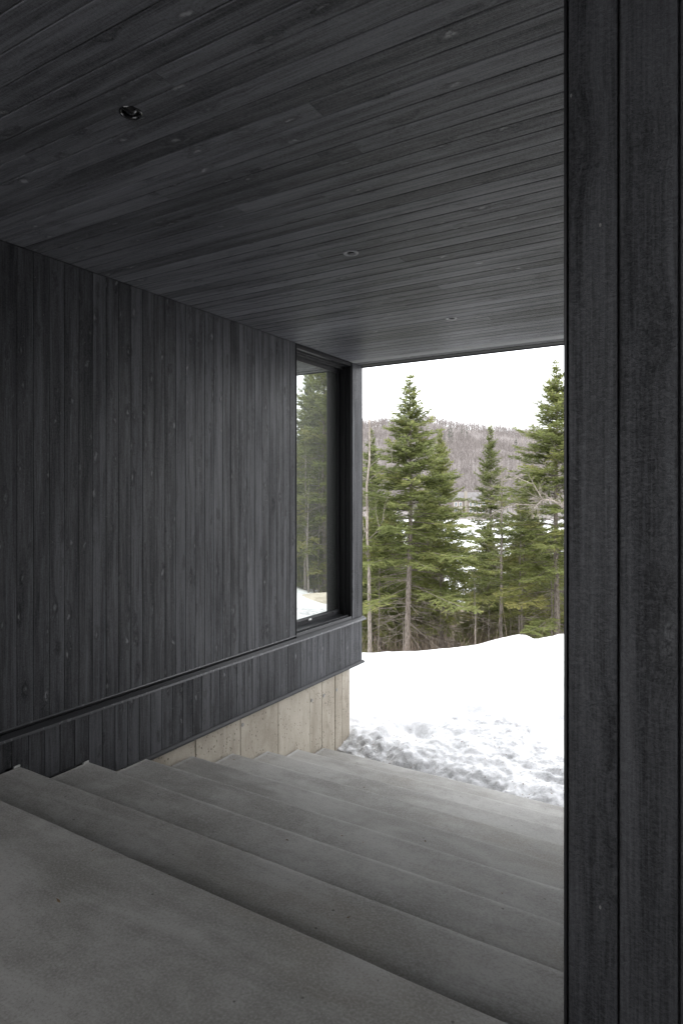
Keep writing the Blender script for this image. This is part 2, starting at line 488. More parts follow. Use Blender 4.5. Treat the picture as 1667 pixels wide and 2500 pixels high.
# vent strip and last boards before the roof edge
vent = MB().box((XW + 0.003, YEND - 0.352, CEIL + 0.004), (XR, YEND - 0.205, CEIL + 0.016))
nslot = 0
for q in range(6):
    yy = YEND - 0.338 + q * 0.0225
    vent.box((XW + 0.003, yy, CEIL - 0.001), (XR, yy + 0.011, CEIL + 0.0039))
vent.build('soffit_vent', M_VENT, ceiling)
for q in range(1):
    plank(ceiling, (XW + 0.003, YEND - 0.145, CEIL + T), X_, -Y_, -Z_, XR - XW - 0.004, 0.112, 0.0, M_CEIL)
MB().prism([(YEND - 0.086, CEIL + 0.02), (YEND - 0.086, CEIL - 0.004), (YEND + 0.012, CEIL - 0.010), (YEND + 0.016, CEIL - 0.022), (YEND + 0.021, CEIL - 0.022), (YEND + 0.021, CEIL + 0.36), (YEND - 0.03, CEIL + 0.36), (YEND - 0.03, CEIL + 0.02)], XW - 5, XR + 0.4, 'x').build('roof_edge_flashing', M_FLASH, ceiling)

# recessed lights
def lathe(prof, n=40):
    V, Fc = [], []
    for r, z in prof:
        for i in range(n):
            a = 2 * math.pi * i / n
            V.append((r * math.cos(a), r * math.sin(a), z))
    for k in range(len(prof) - 1):
        for i in range(n):
            j = (i + 1) % n
            Fc.append((k * n + i, k * n + j, (k + 1) * n + j, (k + 1) * n + i))
    return V, Fc
def lathe_obj(name, prof, mat, parent, n=40):
    V, Fc = lathe(prof, n)
    me = bpy.data.meshes.new(name)
    me.from_pydata(V, [], Fc)
    for p_ in me.polygons: p_.use_smooth = True
    return obj(name, me, parent, mat)
def cut_holes(x, y, r):
    V, Fc = [], []
    n = 40
    for z in (CEIL - 0.05, CEIL + 0.018):
        V += [(x + r * math.cos(2 * math.pi * i / n), y + r * math.sin(2 * math.pi * i / n), z) for i in range(n)]
    Fc = [tuple(range(n))[::-1], tuple(range(n, 2 * n))] + [(i, (i + 1) % n, n + (i + 1) % n, n + i) for i in range(n)]
    me = bpy.data.meshes.new('cutter'); me.from_pydata(V, [], Fc)
    cut = bpy.data.objects.new('cutter', me); COL.objects.link(cut)
    for o in list(ceiling.children):
        if not o.name.startswith('plank'): continue
        p = o.matrix_basis.translation
        if abs(p.y - y) > PITCH / 2 + r: continue
        L = max(v.co.x for v in o.data.vertices)
        if p.x > x + r or p.x + L < x - r: continue
        md = o.modifiers.new('hole', 'BOOLEAN'); md.object = cut; md.operation = 'DIFFERENCE'; md.solver = 'EXACT'
        dg = bpy.context.evaluated_depsgraph_get(); dg.update()
        nm = bpy.data.meshes.new_from_object(o.evaluated_get(dg))
        o.modifiers.clear(); nm.name = 'plank'; o.data = nm
    bpy.data.objects.remove(cut); bpy.data.meshes.remove(me)
cut_holes(-2.19, 1.91, 0.040); cut_holes(-2.19, 3.78, 0.0335); cut_holes(-2.206, 5.66, 0.0335)
M_LAMP = metal('gloss_black', (0.012, 0.012, 0.013), 0.16, 0.6)
M_RING = metal('ring_grey', (0.17, 0.17, 0.18), 0.30, 0.6)
L1 = empty('recessed_light', (-2.19, 1.91, CEIL), label='black recessed ceiling light with glossy round eyeball, nearest of the three', cat='ceiling light', group='recessed lights in a line along the ceiling')
lathe_obj('trim_ring', [(0.0495, 0.001), (0.049, -0.003), (0.046, -0.0055), (0.040, -0.004), (0.037, 0.0), (0.036, 0.010), (0.036, 0.0185), (0.0, 0.0187)], M_LAMP, L1)
lathe_obj('reflector', [(0.030, 0.014), (0.029, 0.009), (0.025, 0.004), (0.019, 0.000), (0.011, -0.003), (0.0005, -0.004)], M_LAMP, L1)
def copy_tree(o):
    c = o.copy(); COL.objects.link(c)
    for ch in o.children:
        d = ch.copy(); COL.objects.link(d); d.parent = c
    return c
L2 = empty('recessed_light', (-2.19, 3.78, CEIL), label='recessed ceiling light with flat grey ring, middle of the three in the line', cat='ceiling light', group='recessed lights in a line along the ceiling')
lathe_obj('trim_ring', [(0.0515, 0.001), (0.051, -0.0035), (0.049, -0.005), (0.033, -0.004), (0.030, 0.0), (0.029, 0.018), (0.0, 0.0185)], M_RING, L2)
lathe_obj('reflector', [(0.0285, 0.008), (0.022, 0.013), (0.012, 0.016), (0.0005, 0.017)], M_LAMP, L2)
L3 = copy_tree(L2)
L3.location = (-2.206, 5.66, CEIL)
L3['label'] = 'small recessed ceiling light farthest away, close to the open roof edge'

# ------------------------------------------------------------------ left wall
wall = empty('house_wall', (XW, 3.0, 0), label='charcoal stained vertical board wall with ledge and tall corner window', cat='wall')
wl = Vector(wall.location)
wall.location = (0, 0, 0)
S = MB()                                   # sheathing behind the boards, with the window opening left free
xb = XW - T - 0.001
S.box((xb - 0.20, YB, LEDGE), (xb, W0 - 0.02, CEIL + 0.03))
S.box((xb - 0.20, W1 + 0.02, LEDGE), (xb, YEND - 0.022, CEIL + 0.03))
S.box((xb - 0.20, 3.0, TRIM + 0.02), (xb, YEND - 0.022, LEDGE - 0.001))
S.box((xb - 0.20, YB, -0.4), (xb, 2.999, LEDGE - 0.001))
S.build('sheathing', M_PAPER, wall)
# upper boards: from the window corner back past the camera
UB = LEDGE + 0.056
y = W0 - 0.012
n = 0
while y > 1.5:
    w = PITCH if n else PITCH * 0.93
    plank(wall, (XW - T + random.uniform(-0.0008, 0.0008), y - w / 2, UB), Z_, -Y_, X_, CEIL - UB - 0.004, w - 0.0026, random.uniform(-0.006, 0.006))
    y -= w; n += 1
y = W1 + 0.012
for w in (0.052, 0.098, 0.096):
    if w > YEND - y: w = YEND - y
    plank(wall, (XW - T, y + w / 2, UB - 0.022), Z_, -Y_, X_, CEIL - UB + 0.018, w - 0.002)
    y += w
MB().box((XW - 0.03, YEND - 0.0015, UB - 0.012), (XW + 0.001, YEND + 0.001, CEIL - 0.004)).build('corner_trim', M_BLACK, wall)
# lower boards, cut to the stairs
y = YEND - 0.01
n = 0
while y > 1.6:
    w = PITCH if n else 0.075
    yc = y - w / 2
    k = max(0, min(NSTEP, math.ceil((yc - N0Y) / TREAD)))
    zt = step_z(k) + 0.014
    zb = max(TRIM, zt) if k < 3 else TRIM + 0.004
    plank(wall, (XW - T + random.uniform(-0.0008, 0.0008), yc, zb), Z_, -Y_, X_, round(LEDGE - 0.004 - zb, 3), w - 0.0026, random.uniform(-0.005, 0.005))
    y -= w; n += 1
# ledge flashing: sloped top, small drop lip
MB().prism([(XW - 0.03, LEDGE + 0.030), (XW + 0.004, LEDGE + 0.028), (XW + 0.036, LEDGE + 0.006), (XW + 0.037, LEDGE - 0.010), (XW + 0.034, LEDGE - 0.010), (XW + 0.033, LEDGE + 0.002), (XW + 0.002, LEDGE + 0.002), (XW + 0.002, LEDGE - 0.02), (XW - 0.03, LEDGE - 0.02)], YB, YEND + 0.03).build('ledge_flashing', M_FLASH, wall)
MB().prism([(XW - 0.018, UB + 0.004), (XW + 0.004, UB + 0.003), (XW + 0.0045, UB - 0.006), (XW + 0.001, UB - 0.007), (XW - 0.018, UB - 0.004)], 1.5, W0 - 0.004).build('starter_trim', M_LIT_EDGE, wall)
MB().prism([(XW + 0.0375, LEDGE + 0.0065), (XW + 0.041, LEDGE + 0.0045), (XW + 0.041, LEDGE - 0.013), (XW + 0.0375, LEDGE - 0.013)], YB, YEND + 0.032).build('ledge_lit_edge', M_LIT_EDGE, wall)  # added strip, pale for the light caught along the lip
# flashing under the siding
MB().prism([(XW - 0.05, TRIM + 0.002), (XW + 0.004, TRIM + 0.002), (XW + 0.022, TRIM - 0.012), (XW + 0.023, TRIM - 0.028), (XW + 0.020, TRIM - 0.028), (XW + 0.018, TRIM - 0.016), (XW - 0.05, TRIM - 0.016)], 3.42, YEND + 0.02).build('base_flashing', M_FLASH, wall)
for k in (1, 2):                            # strips of flashing along the two cut treads, with bright cut ends
    z = step_z(k)
    y0 = max(1.6, nose_y(k - 1) + 0.02); y1 = nose_y(k) - 0.004
    MB().box((XW - 0.012, y0, z + 0.002), (XW + 0.006, y1 - 0.10, z + 0.012)).build('tread_flashing', M_FLASH, wall)
    MB().box((XW - 0.010, y1 - 0.045, z + 0.003), (XW + 0.009, y1, z + 0.016)).build('flashing_end', M_SILVER, wall, 0.002)

# tall corner window
GX = -4.19
GT = EYE + 1.508
GB = EYE - 1.444
win = MB()
win.box((GX - 0.05, W1 - 0.004, LEDGE + 0.03), (XW - 0.014, W1 + 0.018, CEIL - 0.002))            # far jamb
win.box((GX - 0.05, W1 - 0.060, LEDGE + 0.03), (GX + 0.030, W1 - 0.006, GT + 0.05))               # jamb step at the glass
win.box((GX + 0.03, W1 - 0.022, LEDGE + 0.03), (GX + 0.10, W1 - 0.0065, GT + 0.06))               # jamb step
win.box((GX - 0.05, W0 - 0.018, LEDGE + 0.03), (XW - 0.014, W0, CEIL - 0.002))                    # near jamb
win.box((XW - 0.012, W0 - 0.010, LEDGE + 0.03), (XW + 0.006, W0 + 0.002, CEIL - 0.003))           # near edge bead
window = win.build('window', M_BLACK, wall, 0.0015)
MB().box((GX - 0.012, W0 + 0.001, GB), (GX, W1 - 0.061, GT)).build('pane', M_GLASS, window)
hd = MB()
hd.box((GX - 0.03, W0 + 0.001, GT), (GX + 0.020, W1 - 0.0065, CEIL))
hd.box((GX + 0.021, W0 + 0.001, GT + 0.045), (GX + 0.075, W1 - 0.0065, CEIL))
hd.box((GX + 0.090, W0 + 0.001, GT + 0.066), (GX + 0.105, W1 - 0.0065, CEIL))
hd.box((GX + 0.125, W0 + 0.001, GT + 0.080), (XW - 0.016, W1 - 0.0065, CEIL - 0.0005))
hd.build('head_track', M_BLACK, window, 0.002)
MB().box((GX + 0.076, W0 + 0.001, GT + 0.072), (GX + 0.089, W1 - 0.0065, GT + 0.080)).build('track_strip', M_SILVER, window)
sl = MB()
sl.prism([(GX - 0.03, LEDGE + 0.031), (GX - 0.03, GB - 0.004), (GX + 0.022, GB - 0.008), (GX + 0.022, GB - 0.040), (XW - 0.055, GB - 0.068), (XW - 0.055, LEDGE + 0.031)], W0 + 0.001, W1 - 0.0065)
sl.prism([(XW - 0.054, LEDGE + 0.031), (XW - 0.054, GB - 0.052), (XW - 0.046, GB - 0.052), (XW - 0.046, GB - 0.072), (XW - 0.016, GB - 0.078), (XW - 0.016, LEDGE + 0.031)], W0 + 0.001, W1 - 0.0065)
sl.prism([(XW - 0.015, LEDGE + 0.031), (XW - 0.015, GB - 0.066), (XW - 0.006, GB - 0.067), (XW + 0.003, GB - 0.084), (XW + 0.003, LEDGE + 0.031)], W0 + 0.003, W1 - 0.0065)
sl.build('sill', M_FLASH, window)
MB().box((XW - 0.0535, W0 + 0.002, GB - 0.0515), (XW - 0.0465, W1 - 0.007, GB - 0.048)).box((XW - 0.0145, W0 + 0.004, GB - 0.0655), (XW - 0.0065, W1 - 0.007, GB - 0.062)).build('sill_lit_edge', M_LIT_EDGE, window)  # pale strips added as the light lines on the rail tops
def tube(V, Fc, pts, rad, n=8):
    pts = [Vector(p) for p in pts]
    s = len(V)
    for i, p in enumerate(pts):
        d = (pts[min(i + 1, len(pts) - 1)] - pts[max(i - 1, 0)]).normalized()
        a = d.orthogonal().normalized(); b = d.cross(a)
        r = rad[i] if hasattr(rad, '__len__') else rad
        for q in range(n):
            t = 2 * math.pi * q / n
            V.append(tuple(p + a * math.cos(t) * r + b * math.sin(t) * r))
    for i in range(len(pts) - 1):
        for q in range(n):
            w = (q + 1) % n
            Fc.append((s + i * n + q, s + i * n + w, s + (i + 1) * n + w, s + (i + 1) * n + q))
V_, F_ = [], []
tube(V_, F_, [(GX + 0.016, W0 + 0.001, GB + 0.004), (GX + 0.016, W1 - 0.062, GB + 0.004)], 0.017, 12)
me = bpy.data.meshes.new('sash_rail'); me.from_pydata(V_, [], F_)
for p_ in me.polygons: p_.use_smooth = True
obj('sash_rail', me, window, M_FLASH)
for yy in (6.20, 6.73):
    MB().box((GX + 0.030, yy, GB - 0.010), (GX + 0.046, yy + 0.055, GB + 0.010)).build('clip', M_SILVER if yy < 6.5 else M_FLASH, window, 0.003)

# ------------------------------------------------------------------ concrete foundation wall under the siding
found = empty('foundation_wall', (0, 0, 0), label='bare beige board-marked concrete foundation wall beside the steps', cat='concrete wall')
def wall_y(px, X=-4.03):
    t = (px - 833.5) / 1582.0
    return X * (CY + SY * t) / (-SY + CY * t)
joints = [3.1] + [wall_y(p) for p in (477.6, 586.7, 679, 756.6, 786.5, 818, 835, 853.6)]
for i, (a, b) in enumerate(zip(joints[:-1], joints[1:])):
    dx = random.uniform(-0.003, 0.003)
    m = MB().box((-4.30, a + 0.0035, -2.2), (-4.030 + dx, b - 0.0035, TRIM - 0.006)).mesh('panel', 0.004, 2)
    obj('panel', m, found, M_CONC)
MB().box((-4.29, 3.0, -2.2), (-4.040, joints[-1] - 0.02, TRIM - 0.008)).build('wall_core', M_CONC, found)

M_PLUG = plain('tie_plug', (0.24, 0.235, 0.225), (0.33, 0.325, 0.315), 20.0)
for px, py in ((756.6, 1712), (786.5, 1700), (818, 1686), (586.7, 1772)):
    yj = wall_y(px) + 0.03
    z = EYE - (py - 1207) / 1582.0 * (4.03 / (SY - CY * (px - 833.5) / 1582.0))
    V, Fc = lathe([(0.020, 0.0), (0.019, 0.0035), (0.0001, 0.0038)], 16)
    me = bpy.data.meshes.new('tie_plug'); me.from_pydata([(-4.0268 + c, yj + a, z + b) for a, b, c in V], [], Fc)
    obj('tie_plug', me, found, M_PLUG)

# ------------------------------------------------------------------ concrete stairs
stairs = empty('concrete_stairs', (0, 0, 0), label='wide cast concrete stairs going down from the landing to the snow', cat='stairs')
def slab(name, y0, y1, ztop, depth, seed):
    nx = 150
    xs = np.linspace(XW + 0.001, XR, nx)
    e = fbm(xs * 0.8, xs * 0 + seed, 3, 5) * 0.004 + fbm(xs * 9, xs * 0 + seed, 3, 9) * 0.0022
    e -= np.maximum(0, fbm(xs * 22, xs * 0 + seed * 3.1, 2, 13) - 0.55) * 0.02
    zz = fbm(xs * 0.5, xs * 0 + seed * 2.3, 2, 3) * 0.0025
    prof = [(y0, 0, 0), (y0 + (y1 - y0) * 0.5, 0, 0), (y1 - 0.030, 0, 1), (y1 - 0.003, -0.0002, 1), (y1 - 0.0006, -0.001, 1), (y1, -0.003, 1), (y1, -0.05, 1), (y1, -depth, 0), (y0, -depth, 0)]
    K = len(prof)
    V = np.zeros((nx, K, 3))
    for j, (py, pz, w) in enumerate(prof):
        V[:, j, 0] = xs
        V[:, j, 1] = py + e * w - (xs - XW) * 0.019      # the flight is a degree out of square with the wall
        V[:, j, 2] = ztop + pz + (zz if pz > -0.04 and j > 0 else 0)
    idx = np.arange(nx * K).reshape(nx, K)
    a = idx[:-1]; b = idx[1:]
    q = np.stack([a, np.roll(a, -1, 1), np.roll(b, -1, 1), b], -1).reshape(-1, 4)
    caps = np.stack([idx[0], idx[-1][::-1]])
    me = mesh_np(name, V.reshape(-1, 3), [q, caps], smooth=False)
    o = obj(name, me, stairs, M_STAIR)
    return o
slab('landing', YB, nose_y(0), step_z(0), 0.5, 1.7)
for k in range(1, NSTEP + 1):
    slab('step', nose_y(k - 1) - 0.02, nose_y(k), step_z(k), 0.6, 3.1 + k * 5.7)

# ------------------------------------------------------------------ right board wall close to the camera
YP = 1.57
pw = empty('partition_wall', (0, 0, 0), label='near charcoal board wall end standing on the landing, wide dark gaps between boards', cat='wall')
MB().box((-0.322, YP + T + 0.001, 0.001), (XR, YP + 0.17, CEIL - 0.002)).build('wall_core', M_PAPER, pw)
x = -0.3245
for w in (0.111, 0.1215, 0.1215, 0.1215, 0.1215):
    plank(pw, (x + w / 2, YP + T, 0.004), Z_, -X_, -Y_, CEIL - 0.010, w - 0.0042, random.uniform(-0.004, 0.004), M_POST)
    x += w
MB().box((-0.3335, YP + 0.002, 0.003), (-0.3262, YP + 0.185, CEIL - 0.004)).build('corner_trim', M_BLACK, pw, 0.0015)
MB().box((-0.324, YP + 0.187, -2.2), (-0.12, 6.3, CEIL - 0.003)).build('passage_light_block', M_WOOD, pw)  # unseen wall added to cut the light deep in the passage
MB().box((x + 0.003, YP + 0.0005, 0.002), (XR, YP + T + 0.0005, CEIL - 0.003)).build('wall_facing', M_WOOD, pw)

# unseen walls added behind and right of the camera to hold back light
MB().box((0.3, YB - 0.2, -0.4), (XR + 0.2, YB - 0.002, CEIL + 0.018)).build('back_light_block', M_WOOD, None)['kind'] = 'structure'
MB().box((XR + 0.002, YB, -2.4), (XR + 0.2, YP + 0.17, CEIL + 0.018)).build('side_light_block', M_WOOD, None)['kind'] = 'structure'

# ------------------------------------------------------------------ terrain
CU = np.array([-30, -3.0, 0.35, 1.6, 2.33, 2.6, 2.78, 3.04, 3.17, 3.3, 3.5, 3.78, 5.0, 6.0, 7.0, 7.8, 12, 40])
CH = np.array([3.0, 2.87, 2.807, 2.755, 2.674, 2.60, 2.548, 2.489, 2.495, 2.563, 2.55, 2.474, 2.46, 2.67, 2.70, 2.67, 2.55, 2.6])
def snow_edge(X):
    return 6.55 + (np.clip(X, -3.9, 3) + 3.9) * (-0.17) + fbm(X * 1.3, X * 0, 4, 31) * 0.18 + fbm(X * 6.5, X * 0 + 2.0, 3, 33) * 0.10

def snow_z(X, Y):
    u, v = xy_uv(X, Y)
    crest = EYE - np.interp(u, CU, CH)
    ye = snow_edge(X)
    base = EYE - 3.06 + 0.13 * sstep(-2.5, -1.0, X) * sstep(7.2, 6.2, Y)
    v0 = np.minimum(10.2, np.where(X < 3, 7.3 + (u - 0) * -0.35, 6.0))
    f = sstep(v0 - 0.3, 10.9, v)
    z = base + (crest - base) * f
    # right of the stairs the ground rises to the landing
    side = sstep(XR, XR + 1.5, X)
    zs = -0.15 - 1.15 * sstep(1.0, 7.5, Y)
    z = z * (1 - side) + np.maximum(zs, z) * side
    # behind the crest it falls away
    z = z - np.maximum(0, v - 11.15) ** 1.0 * 0.30
    near = sstep(0.0, 1.6, Y - ye)
    z = z + fbm(X * 1.1, Y * 1.1, 4, 40) * 0.085 * near * (1 - 0.7 * sstep(9.5, 10.8, v))
    z = z + np.abs(fbm(X * 3.3, Y * 3.3, 3, 41)) * 0.10 * sstep(2.6, 0.2, Y - ye) * sstep(-0.1, 0.3, Y - ye)
    z = z + fbm(X * 11, Y * 11, 3, 43) * 0.030 * (0.35 + 0.65 * sstep(3.0, 0.2, Y - ye)) + np.abs(fbm(X * 24, Y * 24, 2, 45)) * 0.028 * sstep(3.2, 0.2, Y - ye)
    z = z + 0.13 * sstep(0.0, 0.5, Y - ye) - 0.05
    dents = sstep(0.60, 0.86, vnoise(X * 2.1 + 3, Y * 2.1, 47)) * 0.11
    z = z - dents * sstep(0.3, 1.0, Y - ye) * sstep(11.0, 9.2, v)
    inside = (X < XR + 0.05)
    z = np.where(inside & (Y < ye), np.minimum(z, -1.32) - 0.9 * np.clip((ye - Y) / 0.10, 0, 1), z)
    z = np.where(X < -4.05, z - 0.2 * sstep(7.0, 6.6, Y), z)
    return z

def grid(name, xs, ys, zf, mat, tintf=None, kind='structure', smooth=True):
    Xg, Yg = np.meshgrid(xs, ys)
    Z = zf(Xg, Yg)
    V = np.stack([Xg, Yg, Z], -1).reshape(-1, 3)
    idx = np.arange(Xg.size).reshape(Xg.shape)
    q = np.stack([idx[:-1, :-1], idx[:-1, 1:], idx[1:, 1:], idx[1:, :-1]], -1).reshape(-1, 4)
    t = None if tintf is None else tintf(Xg, Yg).ravel()
    o = obj(name, mesh_np(name, V, [q], smooth, t), None, mat)
    o['kind'] = kind
    return o
def dirt_and_relief(X, Y):
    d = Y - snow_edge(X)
    relief_grey = sstep(-0.05, 0.42, fbm(X * 0.8 + 4, Y * 1.4, 5, 91)) * 1.1  # soft grey patches painted in place of the mound's relief shading
    return np.clip(np.maximum(relief_grey, 0) + (0.20 * sstep(1.0, 0.0, d) + 0.36 * sstep(5.5, 0.3, d)) * (0.75 + 0.6 * fbm(X * 0.7, Y * 0.7, 3, 88)) + 0.04, 0, 1)
xs = np.concatenate([np.linspace(-14, -4.4, 30), np.linspace(-4.3, 3.0, 330), np.linspace(3.1, 26, 110)])
ys = np.concatenate([np.linspace(-22, 5.0, 60), np.linspace(5.1, 11.5, 300), np.linspace(11.6, 24, 120)])
grid('snow_ground', xs, ys, snow_z, M_SNOW, dirt_and_relief)

LAKE = EYE - 11.8
def floor_z(U, Vv):
    z = np.interp(Vv, [-60, 11, 12.5, 16, 22, 30, 60, 80, 120], [-2.9, -2.45, EYE - 3.6, EYE - 4.03, EYE - 5.0, EYE - 6.3, EYE - 11.2, LAKE - 0.6, LAKE - 2])
    return z + fbm(U * 0.35, Vv * 0.35, 4, 60) * 0.35 * sstep(12, 18, Vv)
def floor_grid():
    us = np.linspace(-45, 70, 130); vs = np.concatenate([np.linspace(12.0, 30, 90), np.linspace(30.5, 120, 60)])
    U, Vv = np.meshgrid(us, vs)
    Z = floor_z(U, Vv)
    Xg, Yg = uv_xy(U, Vv)
    V = np.stack([Xg, Yg, Z], -1).reshape(-1, 3)
    idx = np.arange(U.size).reshape(U.shape)
    q = np.stack([idx[:-1, :-1], idx[:-1, 1:], idx[1:, 1:], idx[1:, :-1]], -1).reshape(-1, 4)
    o = obj('forest_ground', mesh_np('forest_ground', V, [q], True), None, M_FLOOR)
    o['kind'] = 'structure'
floor_grid()

M_LAKE = plain('lake_snow', (0.80, 0.81, 0.83), (0.88, 0.885, 0.89), 0.05, 0.8)
def uvgrid(name, us, vs, zf, mat, kind='structure'):
    U, Vv = np.meshgrid(us, vs)
    Z = zf(U, Vv)
    Xg, Yg = uv_xy(U, Vv)
    V = np.stack([Xg, Yg, Z], -1).reshape(-1, 3)
    idx = np.arange(U.size).reshape(U.shape)
    q = np.stack([idx[:-1, :-1], idx[:-1, 1:], idx[1:, 1:], idx[1:, :-1]], -1).reshape(-1, 4)
    o = obj(name, mesh_np(name, V, [q], True), None, mat)
    o['kind'] = kind
    return o
uvgrid('frozen_lake', np.linspace(-700, 900, 9), np.linspace(60, 340, 8), lambda U, Vv: U * 0 + LAKE, M_LAKE)
def hill_z(U, Vv):
    ridge = np.interp(U * 900.0 / np.maximum(Vv, 300), [-700, -200, 20, 60, 130, 200, 250, 330, 600, 1500], [62, 82, 91, 92, 91, 85, 77, 73, 80, 62])
    f = np.interp(Vv, [285, 300, 318, 345, 420, 600, 800, 900, 1000, 1300, 2500], [-0.03, 0.0, 0.022, 0.035, 0.13, 0.48, 0.88, 1.0, 0.98, 0.8, 0.6])
    return LAKE + f * (ridge - LAKE) + fbm(U * 0.012, Vv * 0.012, 4, 70) * 14 * sstep(360, 600, Vv) + fbm(U * 0.05, Vv * 0.05, 3, 72) * 4 * sstep(340, 500, Vv)
M_HILL = plain('hill_ground', (0.132, 0.118, 0.112), (0.170, 0.153, 0.146), 0.02, 0.95)  # kept close to the branch tone, standing in for haze
uvgrid('hill', np.linspace(-900, 1300, 150), np.concatenate([np.linspace(285, 420, 30), np.linspace(425, 1050, 90), np.linspace(1080, 2500, 12)]), hill_z, M_HILL)

# ------------------------------------------------------------------ conifers
def diamonds(B, D, Nn, L, W):
    """slender leaf-shaped sprays: base, two sides, tip"""
    S_ = np.cross(D, Nn); S_ /= np.linalg.norm(S_, axis=1, keepdims=True) + 1e-9
    mid = B + D * (L * 0.45)[:, None]
    V = np.stack([B, mid + S_ * (W / 2)[:, None], B + D * L[:, None], mid - S_ * (W / 2)[:, None]], 1)
    f = np.arange(len(B) * 4).reshape(-1, 4)
    return V.reshape(-1, 3), f

def tubes3(P0, P1, r0, r1):
    """many straight three-sided twigs"""
    D = P1 - P0
    D = D / (np.linalg.norm(D, axis=1, keepdims=True) + 1e-9)
    up = np.where(np.abs(D[:, 2:3]) > 0.9, np.array([[1., 0, 0]]), np.array([[0, 0, 1.]]))
    A = np.cross(D, up); A /= np.linalg.norm(A, axis=1, keepdims=True) + 1e-9
    Bv = np.cross(D, A)
    ring = []
    for P, r in ((P0, r0), (P1, r1)):
        for q in range(3):
            t = 2 * math.pi * q / 3
            ring.append(P + (A * math.cos(t) + Bv * math.sin(t)) * r[:, None])
    V = np.stack(ring, 1).reshape(-1, 3)
    n = np.arange(len(P0))[:, None] * 6
    f = np.concatenate([n + np.array([[q, (q + 1) % 3, 3 + (q + 1) % 3, 3 + q]]) for q in range(3)])
    return V, f

